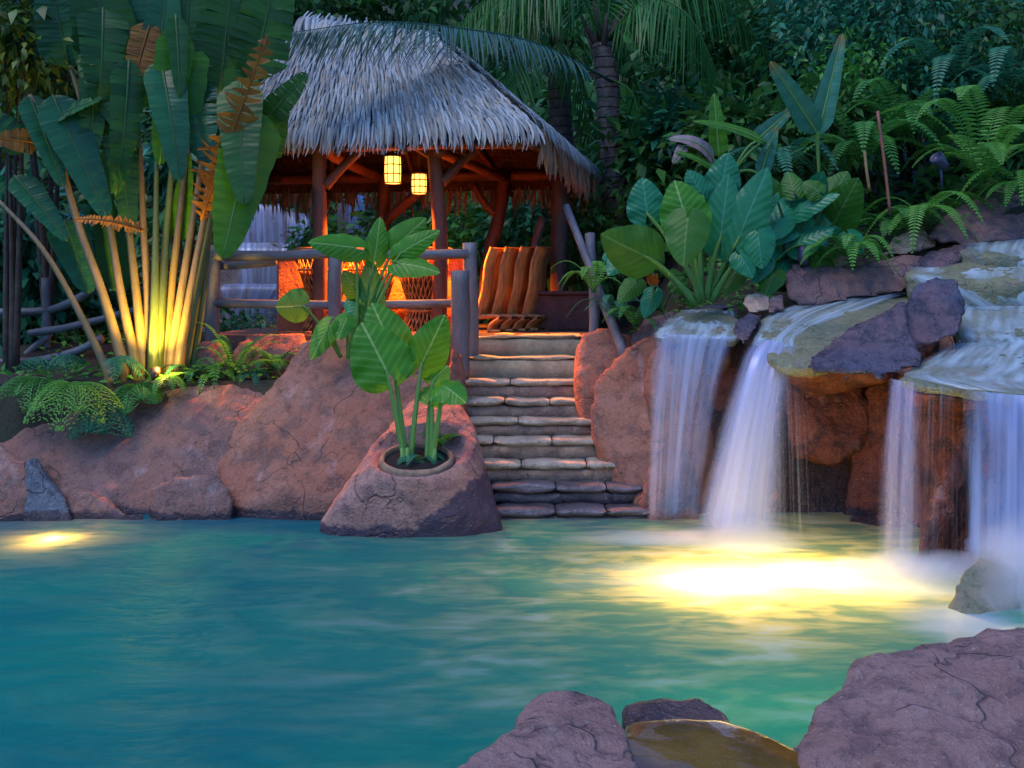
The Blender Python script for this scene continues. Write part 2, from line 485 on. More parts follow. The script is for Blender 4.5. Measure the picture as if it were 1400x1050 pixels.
# ------------------------------------------------------------------ rocks
def rock(name, hulls, mat, label, cat='rock', vox=.06, sm=6, amp=.05, freq=1.6, fine=.012, seed=0, group=None, parent=None, flat=0.0):
    """Union of convex hulls given as (photo px, photo py, distance) or world vectors, remeshed, smoothed and weathered."""
    bm = bmesh.new()
    for h in hulls:
        pts = [p if isinstance(p, V) else at(*p) for p in h]
        b2 = bmesh.new()
        for p in pts: b2.verts.new(p)
        r = bmesh.ops.convex_hull(b2, input=b2.verts)
        bmesh.ops.delete(b2, geom=[g for g in set(r['geom_interior'] + r['geom_unused']) if isinstance(g, bmesh.types.BMVert)], context='VERTS')
        me2 = bpy.data.meshes.new('t'); b2.to_mesh(me2); b2.free(); bm.from_mesh(me2); bpy.data.meshes.remove(me2)
    me = bpy.data.meshes.new(name); bm.to_mesh(me); bm.free()
    o = bpy.data.objects.new(name, me); COL.objects.link(o)
    rm = o.modifiers.new('r', 'REMESH'); rm.mode = 'VOXEL'; rm.voxel_size = vox
    s = o.modifiers.new('s', 'SMOOTH'); s.iterations = sm; s.factor = .6
    dg = bpy.context.evaluated_depsgraph_get()
    me3 = bpy.data.meshes.new_from_object(o.evaluated_get(dg)); me3.name = name
    o.modifiers.clear(); o.data = me3; bpy.data.meshes.remove(me)
    sv = V((seed * 3.1, seed * 1.3, seed * 7.7))
    nv = len(me3.vertices)
    nr = [v.normal.copy() for v in me3.vertices]
    for i in range(nv):
        c = me3.vertices[i].co; q = c * freq + sv
        d = noise.noise(q) + .5 * noise.noise(q * 2.1) + .28 * (abs(noise.noise(q * 4.3)) * 2 - .5)
        d2 = noise.noise(q * 9)
        off = nr[i] * (d * amp + d2 * fine)
        if flat: off.z *= (1 - flat)
        me3.vertices[i].co = c + off
    me3.polygons.foreach_set('use_smooth', [True] * len(me3.polygons))
    me3.materials.clear(); me3.materials.append(mat)
    o0 = V(np.array([tuple(v.co) for v in me3.vertices]).mean(axis=0)) if parent is None else wloc(parent)
    me3.transform(Matrix.Translation(-o0))
    if parent is None:
        o.location = o0; tag(o, label, cat, group)
    else: o.parent = parent
    return o


def low(h, z=-.55):
    """Repeat hull points down at depth z so a rock reaches below the water or the ground."""
    pts = [at(*p) for p in h]
    return pts + [V((p.x, p.y, z)) for p in pts]


PINK, TERRA, BROWN = (.20, .115, .092), (.235, .105, .07), (.125, .072, .06)
RK = rock_mat('rock_bank', PINK, TERRA, BROWN, wet=.07, lump=.6, bd=.04)
RK2 = rock_mat('rock_boulder', (.265, .12, .078), (.285, .10, .052), (.155, .072, .05), wet=.09, seed=3, lump=.6, bd=.04)
RKP = rock_mat('rock_planter', (.36, .20, .155), (.30, .15, .11), (.2, .11, .1), wet=.09, seed=5,
               stain=(tuple(at(618, 680, 8.5)), (.62, -.2, -.75)), wetcol=(.045, .028, .05))
RKF = rock_mat('rock_foreground', (.30, .19, .165), (.27, .15, .12), (.17, .10, .09), wet=.03, seed=8, crack=.5, bd=.09, light=(.55, .48, .46))
RKR = rock_mat('rock_cave', (.24, .06, .025), (.16, .042, .02), (.06, .022, .015), wet=.05, seed=11, rough=.5, crack=.15, lump=1.6)
RKW = rock_mat('rock_wet', (.055, .06, .095), (.13, .075, .085), (.025, .026, .045), wet=-1, seed=13, rough=.15, crack=.1, bd=.06, lump=1.5, light=(.10, .10, .14))
RKA = rock_mat('rock_algae', (.19, .20, .10), (.12, .15, .09), (.22, .19, .12), wet=-1, seed=17, rough=.4, crack=.2, wetcol=(.1, .1, .06))
RKT = rock_mat('rock_tan', (.50, .38, .25), (.42, .26, .18), (.3, .2, .14), wet=-1, seed=19)
RKL = rock_mat('rock_ledge', (.15, .085, .08), (.20, .10, .075), (.07, .05, .06), wet=-1, seed=23, rough=.45, light=(.35, .3, .33))
RKB = rock_mat('rock_bluewet', (.06, .10, .14), (.10, .13, .16), (.04, .06, .09), wet=.1, seed=29, rough=.3)

# left bank
rock('bank_boulder', [low([(-90, 622, 9.1), (20, 603, 9.3), (52, 640, 9.1), (40, 690, 8.95), (-90, 700, 8.8), (-90, 610, 10)])], RK,
     'reddish boulder cut off by the left edge of the picture at the waterline', seed=1)
rock('bank_boulder', [low([(36, 630, 9.1), (46, 622, 9.3), (98, 690, 9.0), (100, 706, 8.95), (28, 708, 8.9), (40, 640, 9.6)])], RKB,
     'small wet blue-grey wedge rock between two reddish boulders at the waterline', seed=2, vox=.04, amp=.03)
rock('bank_boulder', [low([(-60, 600, 10.2), (40, 575, 10.0), (140, 548, 10.0), (255, 526, 10.2), (372, 520, 10.4), (372, 560, 9.9),
                           (330, 690, 9.3), (110, 690, 9.15), (60, 640, 9.4), (-60, 640, 9.7)]),
                      low([(75, 660, 9.2), (140, 672, 9.1), (200, 700, 9.0), (90, 705, 9.0), (75, 690, 9.3)])], RK,
     'long sloping reddish bank rock under the hanging fern', seed=3, amp=.06, freq=1.3)
rock('bank_boulder', [low([(205, 664, 9.15), (250, 648, 9.1), (298, 640, 9.15), (319, 662, 9.1), (318, 690, 9.0), (215, 700, 8.95)])], RK,
     'rounded knob of pinkish rock bulging at the waterline beside the big boulder', seed=4, amp=.03, vox=.045)
rock('bank_boulder', [low([(296, 640, 9.5), (312, 590, 9.8), (352, 540, 10.0), (392, 484, 10.2), (416, 455, 10.3), (470, 446, 10.4), (602, 456, 10.4), (616, 492, 10.1),
                           (628, 560, 9.7), (560, 640, 9.1), (500, 700, 9.0), (330, 692, 9.05), (300, 665, 9.2)])], RK2,
     'large terracotta boulder rising between the flat bank rock and the stairs', seed=5, amp=.07, freq=1.2)
PL = at(570, 630, 8.72)
planter = rock('planter_boulder', [low([(436, 716, 8.55), (470, 680, 8.65), (528, 640, 8.75), (560, 605, 9.1), (600, 590, 9.3), (628, 600, 9.2), (660, 640, 8.95),
                              (680, 680, 8.75), (688, 714, 8.6), (645, 726, 8.4), (520, 728, 8.38), (615, 636, 8.62), (528, 655, 8.55), (612, 520, 9.9), (560, 540, 9.8), (640, 560, 9.6), (655, 600, 9.1), (452, 700, 8.45)] )
              + [PL + Matrix.Rotation(R(14), 3, 'X') @ V((.47 * math.cos(a), .42 * math.sin(a), .035)) for a in [k * math.pi / 6 for k in range(12)]]], RKP,
     'pointed pinkish boulder with a round planting hole and dark wet right side', seed=6, amp=.035, vox=.045)
tl = Matrix.Rotation(R(14), 3, 'X'); ti = tl.transposed()
for v in planter.data.vertices:      # carve the planting hole
    q = ti @ (v.co + planter.location - PL); r_ = math.hypot(q.x, q.y)
    lim = -.06 if r_ < .32 else (-.06 + (r_ - .32) / .05 * .075 if r_ < .37 else .015 + max(0, r_ - .37) * .25)
    if r_ < .47 and q.z > lim: q.z = lim; v.co = tl @ q + PL - planter.location
m = MB()
m.lathe(PL, [(.325, -.10), (.350, -.02), (.345, .03), (.325, .048), (.305, .045), (.295, .02), (.29, -.1)], 40, tilt=tl)
for i, v in enumerate(m.v): m.v[i] = (v[0], v[1], v[2] + .012 * noise.noise(V(v) * 6))
m.build('planter_rim', plain('rim_cement', (.27, .19, .12), .8, scale=9, bump=.5), planter)
m = MB(); m.lathe(PL, [(.0, .015), (.15, .015), (.31, .005), (.31, -.2)], 30, tilt=tl)
m.build('soil', plain('potting_soil', (.012, .009, .007), .95, scale=30, bump=.9), planter)
# rocks by the fence and the stairs
rock('ledge_rock', [low([(318, 470, 10.9), (340, 452, 11.0), (410, 450, 11.0), (452, 470, 10.9), (450, 520, 10.6), (320, 520, 10.6)], .6)],
     RK2, 'low red rock under the log fence behind the small ferns', seed=7)
rock('ledge_rock', [low([(262, 466, 10.95), (300, 458, 11.05), (316, 470, 10.9), (314, 520, 10.7), (262, 520, 10.7)], .6)],
     RK, 'small bluish red rock at the foot of the left fence post', seed=8, vox=.045)
rock('stair_boulder', [low([(786, 480, 10.5), (795, 458, 10.5), (830, 445, 10.6), (868, 452, 10.5), (872, 500, 10.2), (800, 540, 10.1), (786, 510, 10.3)], .2)],
     RK2, 'rounded brown boulder right of the upper stone steps', seed=9)
rock('stair_boulder', [low([(806, 560, 9.9), (822, 505, 10.0), (860, 470, 10.0), (905, 440, 10.1), (925, 470, 9.8), (930, 620, 9.4), (905, 690, 9.1), (868, 690, 9.2), (822, 625, 9.6), (812, 600, 9.7)])],
     RK2, 'tall terracotta boulder between the lower steps and the left curtain of water', seed=10, amp=.07, freq=1.5)
rock('bank_boulder', [low([(618, 470, 10.5), (640, 480, 10.6), (642, 560, 10.2), (636, 640, 9.7), (612, 610, 9.6), (600, 520, 10.2)])],
     RK2, 'dark narrow rock beside the steps behind the planter boulder', seed=12)

# cave behind the falls
def cave(h, seed, label, mat=None, z=-.6, **k):
    rock('cave_rock', [h if isinstance(h[0], V) else low(h, z)], mat or RKR, label, seed=seed, amp=k.pop('amp', .075), freq=2.1, **k)
cave([(880, 470, 9.5), (960, 466, 9.5), (975, 600, 9.4), (960, 720, 9.2), (905, 715, 9.2), (890, 600, 9.4), (930, 470, 10.2)], 20,
     'bluish red slab of rock behind the left curtain of water', RK2)
cave([(880, 610, 9.15), (950, 620, 9.1), (960, 700, 9.0), (885, 705, 9.0), (920, 605, 9.3)], 21, 'low rock at the foot of the left curtain of water', RKL, vox=.045)
cave([(950, 490, 9.6), (1080, 500, 9.5), (1075, 620, 9.4), (1050, 720, 9.3), (960, 715, 9.3), (1010, 470, 10.3)], 22, 'red rock wall behind the main waterfall')
cave(ats([(1068, 505, 9.4), (1180, 510, 9.4), (1190, 600, 9.15), (1130, 640, 9.1), (1085, 620, 9.15), (1120, 470, 10.3), (1070, 600, 9.8), (1190, 620, 9.8)]), 23, 'big brown-red block hanging in the middle of the cave wall', vox=.05)
cave([(1180, 520, 9.3), (1240, 515, 9.2), (1250, 640, 9.1), (1225, 720, 9.0), (1150, 690, 9.2), (1165, 610, 9.3), (1200, 470, 10.2)], 24, 'red cave wall block behind the narrow pink fall')
cave([(1130, 755, 8.9), (1160, 700, 9.0), (1215, 680, 9.0), (1235, 700, 8.8), (1245, 770, 8.5), (1140, 775, 8.6)], 25, 'sloping red rock at the back of the cave floor', vox=.05)
cave([(1240, 520, 8.9), (1345, 530, 8.6), (1420, 540, 8.4), (1440, 800, 8.0), (1320, 790, 8.2), (1270, 700, 8.7), (1350, 470, 9.8)], 26, 'broad red cave wall behind the right curtain of water')
cave([(1318, 560, 8.0), (1345, 560, 8.0), (1350, 600, 7.9), (1300, 720, 7.6), (1250, 795, 7.3), (1238, 780, 7.4), (1275, 690, 7.8), (1308, 610, 8.0)], 27,
     'slanting red rib of rock leaning down to the pool in the cave', z=-.5, vox=.05)
cave([(1350, 640, 7.6), (1440, 640, 7.5), (1460, 800, 7.0), (1330, 800, 7.1), (1290, 780, 7.3)], 28, 'purple wet rock under the right curtain of water', RKW)
cave([(960, 700, 9.3), (1250, 700, 9.3), (1250, 470, 9.6), (940, 470, 9.6), (960, 420, 11), (1250, 420, 11)], 29, 'shade-coloured rock mass closing the back of the cave', rock_mat('rock_cave_shade', (.05, .02, .014), (.035, .016, .012), (.02, .01, .009), wet=.05, seed=71, rough=.4, lump=1.6), vox=.1)  # shade of the deep recess put into the rock's base colour

# shelves the water runs over
def shelf(h, thick, seed, label, mat, **k):
    pts = [at(*p) for p in h]; c = sum(pts, V()) / len(pts)
    hull = pts + [V((c.x + (p.x - c.x) * .93, c.y + (p.y - c.y) * .93, p.z - thick)) for p in pts]
    return rock('shelf_rock', [hull], mat, label, seed=seed, amp=k.pop('amp', .022), vox=k.pop('vox', .04), sm=k.pop('sm', 4), fine=.012, freq=2.2, **k)
shelf([(892, 457, 9.1), (950, 459, 9.0), (1012, 462, 9.0), (1020, 440, 9.5), (985, 420, 10.2), (930, 422, 10.2), (903, 440, 9.6)], .085, 30,
      'yellow-green algae shelf above the left curtain of water', RKA)
shelf([(1036, 462, 8.9), (1046, 488, 8.45), (1062, 500, 8.25), (1112, 503, 8.2), (1200, 480, 8.5), (1300, 440, 8.9), (1250, 402, 9.9), (1120, 410, 9.9), (1040, 432, 9.6)], .10, 31,
      'yellow-green overhanging shelf under the dark log-like rock', RKA)
shelf([(1222, 518, 7.75), (1250, 524, 7.55), (1310, 530, 7.35), (1420, 545, 7.0), (1480, 545, 7.0), (1480, 470, 8.6), (1400, 470, 8.6), (1300, 480, 8.6), (1250, 495, 8.3)], .085, 32,
      'pale green shelf that the right curtain of water pours over', RKA)
shelf([(1300, 450, 8.8), (1340, 458, 8.6), (1420, 462, 8.5), (1480, 462, 8.5), (1480, 420, 9.3), (1400, 420, 9.3), (1310, 425, 9.3)], .32, 33,
      'green-brown step of rock in the cascade above the right shelf', RKA)
shelf([(1232, 374, 9.7), (1290, 380, 9.5), (1400, 388, 9.3), (1480, 388, 9.3), (1480, 350, 10.1), (1350, 352, 10.1), (1240, 366, 10.0)], .3, 34,
      'algae step in the middle of the cascade behind the dark rock head', RKA)
shelf([(1306, 342, 10.0), (1360, 350, 9.8), (1480, 352, 9.7), (1480, 318, 10.6), (1340, 326, 10.5)], .3, 35, 'uppermost algae step of the cascade at the right edge', RKA)
rock('cascade_rock', [low([(1230, 400, 10.0), (1480, 380, 9.9), (1480, 320, 10.6), (1480, 470, 9.2), (1300, 480, 9.2), (1240, 440, 9.6)], 1.2)], RKL,
     'brown bed rock under the steps of the cascade', seed=36, vox=.08)
# rough undersides of the shelves
cave(ats([(905, 470, 9.3), (1000, 474, 9.25), (1000, 500, 9.4), (920, 520, 9.5), (900, 460, 10.2), (1000, 460, 10.2), (990, 520, 10.0)]), 30, 'rough rock under the left algae shelf', RKL, vox=.05)
cave(ats([(1070, 508, 8.6), (1120, 512, 8.45), (1205, 500, 8.5), (1290, 462, 8.9), (1270, 520, 9.2), (1100, 540, 9.2), (1050, 470, 9.7), (1250, 440, 9.9), (1225, 525, 8.6)]), 31, 'orange-lit rough rock under the overhanging shelf', vox=.045)
cave(ats([(1240, 536, 8.0), (1310, 545, 7.75), (1480, 562, 7.4), (1480, 600, 8.2), (1250, 570, 8.6), (1250, 500, 8.8), (1480, 500, 8.8)]), 32, 'rough red rock under the right algae shelf', vox=.05)
# dark log-like rock with its raised head
rock('overhang_rock', [
    ats([(1098, 506, 8.05), (1104, 488, 8.15), (1170, 440, 8.4), (1240, 408, 8.5), (1270, 506, 7.95), (1200, 520, 7.9), (1120, 514, 8.0), (1215, 440, 8.8)]),
    ats([(1170, 462, 8.4), (1240, 420, 8.6), (1300, 400, 8.7), (1314, 430, 8.6), (1290, 470, 8.4), (1230, 500, 8.2), (1180, 494, 8.2), (1250, 440, 9.0)]),
    ats([(1232, 428, 8.6), (1246, 390, 8.7), (1276, 372, 8.75), (1310, 378, 8.7), (1324, 415, 8.55), (1316, 470, 8.3), (1262, 470, 8.3), (1285, 395, 9.05)]),
    ats([(1190, 488, 8.2), (1225, 508, 8.1), (1262, 498, 8.1), (1262, 460, 8.3), (1210, 470, 8.5)])], RKW,
    'dark wet log-shaped rock with a purple knob overhanging the cave', seed=40, amp=.04, freq=2.0, vox=.04, sm=3)
rock('ledge_rock', [ats([(1070, 372, 9.9), (1082, 358, 10.0), (1140, 360, 10.0), (1185, 366, 10.0), (1195, 405, 9.7), (1100, 424, 9.6), (1074, 410, 9.7), (1100, 400, 10.5), (1180, 380, 10.5)]),
                    ats([(1160, 364, 10.0), (1262, 346, 10.1), (1275, 356, 10.0), (1245, 398, 9.7), (1180, 410, 9.7), (1240, 370, 10.6), (1170, 380, 10.6)])], RKL,
     'long dark purple ledge rock above the middle shelf', seed=41, amp=.05, freq=2.4, vox=.045, sm=4)
rock('ledge_rock', [ats([(1255, 352, 10.0), (1312, 330, 10.2), (1330, 345, 10.0), (1300, 372, 9.8), (1250, 385, 9.8), (1300, 350, 10.6)])], RKW,
     'dark blue wet ledge rock beside the top of the cascade', seed=42, vox=.045)
rock('ledge_rock', [ats([(1200, 352, 10.4), (1215, 320, 10.6), (1262, 312, 10.6), (1290, 335, 10.4), (1240, 350, 10.3), (1250, 340, 11)])], RKT,
     'grey-pink rough rock behind the ferns left of the cascade', seed=43, vox=.045)
rock('ledge_rock', [ats([(1265, 330, 10.3), (1290, 285, 10.6), (1340, 268, 10.7), (1450, 262, 10.7), (1470, 320, 10.4), (1380, 335, 10.2), (1320, 340, 10.1), (1350, 300, 11.2)])], RKL,
     'large brown rock at the head of the cascade on the right edge', seed=44, amp=.06, vox=.05)
rock('ledge_rock', [ats([(1010, 412, 9.6), (1022, 399, 9.7), (1052, 402, 9.7), (1058, 426, 9.5), (1022, 430, 9.4), (1030, 420, 9.9)])], RKT,
     'pale tan stone between the left shelf and the middle shelf', seed=45, vox=.03, amp=.03)
rock('ledge_rock', [ats([(1048, 408, 9.6), (1072, 398, 9.7), (1074, 424, 9.5), (1050, 432, 9.4), (1060, 420, 9.9)])], RKL,
     'cracked grey stone against the pale tan stone', seed=46, vox=.03, amp=.02)
rock('ledge_rock', [ats([(998, 460, 9.0), (1006, 434, 9.3), (1024, 424, 9.4), (1044, 430, 9.3), (1030, 465, 8.9), (1014, 474, 8.8), (1020, 450, 9.6)])], RKW,
     'blue-grey wet stone dividing the left shelf from the main waterfall', seed=47, vox=.035, amp=.03)
rock('ledge_rock', [ats([(905, 440, 10.1), (925, 425, 10.3), (985, 412, 10.4), (1015, 418, 10.2), (960, 428, 10.1), (950, 440, 10.6)])], RKW,
     'dark wet strip of rock behind the left shelf under the big leaves', seed=48, vox=.04, amp=.02)
rock('ledge_rock', [low([(860, 462, 10.3), (876, 430, 10.6), (925, 420, 10.6), (935, 440, 10.3), (900, 470, 10.1)], 1.0)], RKL,
     'brown rock at the foot of the big elephant ear plant', seed=49, vox=.05)
# splash rock lower right, foreground rocks
rock('splash_rock', [low([(1292, 825, 6.5), (1300, 785, 6.6), (1340, 760, 6.75), (1392, 775, 6.7), (1412, 850, 6.35), (1330, 864, 6.25), (1350, 790, 7.1)], -.12)], RKA,
     'mossy boulder standing in the white spray at the right', seed=50, vox=.045)
rock('foreground_boulder', [low([(1082, 1000, 4.0), (1120, 950, 4.3), (1190, 900, 4.6), (1290, 872, 4.8), (1400, 852, 4.9), (1560, 850, 4.8), (1600, 1000, 4.0), (1560, 1150, 3.4),
                                 (1150, 1120, 3.5), (1090, 1040, 3.75)], -.4)], RKF, 'big speckled purple-brown boulder in the lower right corner', seed=51, vox=.04, amp=.05, freq=2.0)
rock('foreground_boulder', [low([(716, 962, 4.2), (735, 940, 4.35), (765, 933, 4.4), (800, 942, 4.35), (835, 960, 4.2), (842, 990, 4.0), (720, 1000, 3.9), (704, 980, 4.1)], -.4),
                            low([(570, 1080, 3.5), (668, 1012, 3.8), (716, 985, 4.05), (842, 976, 4.05), (856, 998, 3.9), (880, 1050, 3.6), (900, 1120, 3.3), (550, 1130, 3.2)], -.4)], RKF,
     'purple-brown rock with a rounded head at the bottom centre', seed=52, vox=.035, amp=.035, freq=2.4)
rock('foreground_boulder', [low([(846, 966, 4.35), (880, 952, 4.5), (960, 950, 4.5), (995, 965, 4.4), (1012, 992, 4.25), (1000, 1010, 4.2), (860, 985, 4.25)], -.4)],
     rock_mat('rock_dark', (.05, .038, .05), (.09, .05, .045), (.03, .022, .03), wet=.0, seed=31, rough=.3, crack=.2), 'dark shiny wet rim rock behind the brown wet slab', seed=53, vox=.035, amp=.025)
t = NT('rock_brown_wet'); p = t.pos(); nz = t.noise(p, 3, 5); n2 = t.noise(p, 20, 4)
c = t.mix(t.rng(nz, .35, .65), (.15, .08, .014), (.07, .036, .009))
bw = t.done(t.pbr(Base_Color=c, Roughness=.16, Normal=t.bump(t.math('ADD', nz, t.math('MULTIPLY', n2, .2)), .35, .05), **{'Coat_Weight': .6}))
rock('foreground_boulder', [low([(856, 982, 4.15), (990, 980, 4.25), (1040, 1000, 4.15), (1120, 1028, 3.97), (1180, 1060, 3.8), (1200, 1130, 3.4), (850, 1130, 3.4), (845, 1010, 3.9)], -.4)], bw,
     'smooth amber-brown wet slab between the two foreground boulders', seed=54, vox=.035, amp=.018, fine=.003)
rock('foreground_boulder', [low([(1074, 1030, 3.98), (1090, 1006, 4.05), (1140, 1040, 3.85), (1200, 1100, 3.6), (1100, 1100, 3.6)], -.4)], RKW,
     'dark wet foot stone at the base of the big speckled boulder', seed=55, vox=.035, amp=.02)
# ------------------------------------------------------------------ stairs
stairs = empty('stone_staircase', at(760, 712, 9.3), 'curving flight of weathered stone steps rising from the pool to the hut', 'stairs')
STONE = plain('step_stone', (.30, .22, .155), .75, .4, 5, .6, c2=(.18, .12, .085), bdist=.02)
TREAD = plain('tread_stone', (.36, .335, .27), .6, .4, 5, .8, c2=(.22, .20, .16), bdist=.02)
SLAB = plain('slab_concrete', (.34, .31, .20), .7, .3, 4, .4, c2=(.22, .20, .13), bdist=.012)
STEPS = [(697, 9.0, 676, 890, [.42, .75]), (665, 9.27, 672, 882, [.45, .78]), (633, 9.54, 655, 868, [.3, .72]), (601, 9.81, 640, 822, [.22, .66]),
         (574, 10.08, 622, 814, [.48]), (547, 10.35, 618, 812, [.4, .72]), (520, 10.65, 628, 806, [.42]), (488, 10.95, 638, 790, []), (459, 11.3, 640, 800, [])]


def slabbox(mb, x0, x1, y0, y1, z0, z1, sd, r=.02, nx=10):
    """Rough-edged stone block."""
    rows = []
    prof = [(y0 + r, z0), (y0, z0 + r), (y0 - .004, (z0 + z1) / 2), (y0, z1 - r), (y0 + r, z1), ((y0 + y1) / 2, z1), (y1, z1), (y1, z0)]
    for i in range(nx + 1):
        x = x0 + (x1 - x0) * i / nx
        e = .012 if i in (0, nx) else 0
        rows.append([V((x, y + .024 * noise.noise(V((x * 5, k * .4, sd))) + e, z + .020 * noise.noise(V((x * 4.2, k * .3 + 9, sd))) - (e if k > 2 else -e))) for k, (y, z) in enumerate(prof)])
    b = len(mb.v); n = len(prof)
    mb.grid(rows, None, close=True)
    mb.f.append(tuple(b + k for k in range(n))); mb.f.append(tuple(b + nx * n + k for k in reversed(range(n))))


pz = -.5
STONEW = plain('step_stone_wet', (.06, .05, .055), .35, .4, 5, .6, c2=(.03, .026, .03), bdist=.02)
TREADW = plain('tread_stone_wet', (.12, .11, .13), .3, .4, 5, .6, c2=(.06, .055, .06), bdist=.02)
for i, (yp, Yd, xa, xb, cuts) in enumerate(STEPS):
    z = at(0, yp, Yd).z; x0, x1 = at(xa, yp, Yd).x, at(xb, yp, Yd).x
    ynext = STEPS[i + 1][1] if i + 1 < len(STEPS) else 11.9
    top = i >= 7
    th = .03 if top else .062
    cu = [0] + cuts + [1]
    mr, mt = MB(), MB()
    for a, b in zip(cu[:-1], cu[1:]):
        sh = .03 if cuts else 0
        slabbox(mr, x0 + (x1 - x0) * a + .003, x0 + (x1 - x0) * b - .003, Yd + (.002 if top else .022), ynext + .1, pz - .02, z - th - .004, i + a)
        a2, b2 = (max(0, a - sh) if a else 0), (b - sh if b < 1 else 1)
        slabbox(mt, x0 + (x1 - x0) * a2 + .005, x0 + (x1 - x0) * b2 - .005, Yd, ynext + .08, z - th, z, i * 3 + b, r=.006 if top else .016)
    if cuts: slabbox(mr, x0 + .01, x1 - .01, Yd + .036, ynext + .1, pz - .03, z - th - .008, i + .3)
    st = mr.build('step', SLAB if top else STONEW if i < 2 else STONE, stairs)
    mt.build('tread', SLAB if top else TREADW if i < 2 else TREAD, st)
    pz = z

# ------------------------------------------------------------------ falling and running water
def sheet(name, rows, mat, label, cat='waterfall', nu=36, per=8, group=None, wob=.02, layers=1, gap=.05, seed=0):
    """Water surface lofted through rows of (left, right) photo points with distance."""
    rows = [[q if isinstance(q, V) else at(*q) for q in r] for r in rows]
    Ls = crom([r[0] for r in rows], per)
    Rs = crom([r[-1] for r in rows], per)
    Ms = crom([r[1] if len(r) > 2 else (r[0] + r[-1]) * .5 for r in rows], per)
    m = MB(); N = len(Ls)
    for l in range(layers):
        G, A = [], []
        for i in range(N):
            v = i / (N - 1); row, ar = [], []
            for k in range(nu + 1):
                u = k / nu
                p = Ls[i] * ((1 - u) * (1 - 2 * u)) + Ms[i] * (4 * u * (1 - u)) + Rs[i] * (u * (2 * u - 1))
                w = noise.noise(V((u * 7, v * 1.2, seed + l * 5))) + .5 * noise.noise(V((u * 19, v * 1.5, seed + l * 3)))
                p = p + V((0, -w * wob + l * gap, w * wob * .3))
                row.append(p); ar.append((u, v, seed + l * 1.37))
            G.append(row); A.append(ar)
        m.grid(G, A)
    o = m.build(name, mat, origin=(Ls[-1] + Rs[-1]) * .5)
    return tag(o, label, cat, group)


def drop(L, Rr, bl, br, n=6, k=.55):
    """Rows for a free fall: along the lip (L, Rr), down a parabola to the base line."""
    rows = []
    a, b, c, d = at(*L), at(*Rr), at(*bl), at(*br)
    for i in range(n + 1):
        s = i / n
        def f(p, q): return V((p.x + (q.x - p.x) * s, p.y + (q.y - p.y) * s, p.z + (q.z - p.z) * (s * s * k + s * (1 - k))))
        rows.append((f(a, c), f(b, d)))
    return rows


def dd(rows):  # rows of world vectors, already lofted
    return rows


FM1 = fall_mat('fall_left', 12, .85, low=-.02, sharp=.32, fade=.2, col=(.50, .64, .95))
FM2 = fall_mat('fall_main', 9, 1.15, low=.14, sharp=.38, fade=.34, vf=.35, col=(.62, .69, .95), edge=.2, thin=.25)
FM3 = fall_mat('fall_narrow', 6, .55, col=(.66, .66, .9), low=.0, sharp=.3, fade=.35)
FM4 = fall_mat('fall_threads', 22, .2, low=-.42, sharp=.22, fade=.06)
FM5 = fall_mat('fall_right', 13, .9, low=.0, sharp=.28, fade=.14, col=(.50, .63, .95), thin=.2)
FLOW = fall_mat('flow', 16, .95, col=(.62, .80, .88), low=.0, sharp=.24, thin=0, edge=.2, fade=.14, vf=3.2, endfade=.02)
SPRAY = fall_mat('spray', 3, .8, col=(.85, .9, .97), low=.25, sharp=.4, fade=.35, vf=1.0, endfade=.35)


def fall(name, L, Rr, bl, br, mat, label, **k):
    k.setdefault('layers', 2); k.setdefault('seed', 1)
    return sheet(name, drop(L, Rr, bl, br), mat, label, **k)


fall('waterfall', (892, 456, 9.02), (1006, 460, 8.94), (884, 716, 8.88), (958, 716, 8.85), FM1, 'thin blue curtain of water left of the main fall', seed=2)
sheet('waterfall', [((1034, 462, 8.95), (1098, 462, 8.95)), ((1028, 468, 8.7), (1098, 480, 8.55)), ((1014, 490, 8.5), (1092, 505, 8.4)), ((995, 545, 8.42), (1082, 560, 8.3)),
                    ((972, 625, 8.36), (1078, 640, 8.22)), ((940, 738, 8.3), (1076, 748, 8.12))], FM2,
      'broad white main waterfall arching off the middle shelf', seed=3, layers=3, gap=.06, wob=.035)
fall('waterfall', (1062, 500, 8.2), (1100, 503, 8.15), (1062, 760, 8.0), (1120, 768, 7.9), FM4, 'few red-lit threads of water dripping beside the main fall', seed=4, nu=24)
fall('waterfall', (1218, 518, 7.76), (1262, 526, 7.55), (1196, 790, 7.5), (1262, 792, 7.3), FM3, 'narrow pink-lit waterfall at the left end of the right shelf', seed=5, layers=3, gap=.04)
fall('waterfall', (1258, 526, 7.5), (1345, 536, 7.2), (1250, 792, 7.2), (1345, 780, 7.0), FM4, 'sparse threads of water in front of the slanting rib', seed=6)
fall('waterfall', (1325, 534, 7.2), (1490, 550, 6.85), (1322, 770, 7.0), (1490, 770, 6.65), FM5, 'dense blue curtain of water at the right edge', seed=7, layers=2)
sheet('stream', [((1010, 425, 10.0), (930, 423, 10.1)), ((1016, 440, 9.5), (903, 440, 9.6)), ((1014, 457, 9.04), (888, 454, 9.12)), ((1008, 466, 8.95), (890, 462, 9.0))], FLOW,
      'thin sheet of water on the left algae shelf', 'stream', seed=8)
sheet('stream', [((1320, 388, 10.0), (1240, 392, 10.0)), ((1240, 402, 9.75), (1120, 408, 9.85)), ((1190, 420, 9.5), (1050, 430, 9.5)), ((1130, 440, 9.15), (1036, 452, 9.1)),
                 ((1100, 460, 8.85), (1030, 462, 8.9)), ((1096, 476, 8.6), (1026, 472, 8.65))], FLOW, 'milky stream running down the middle shelf to the main fall', 'stream', seed=9)
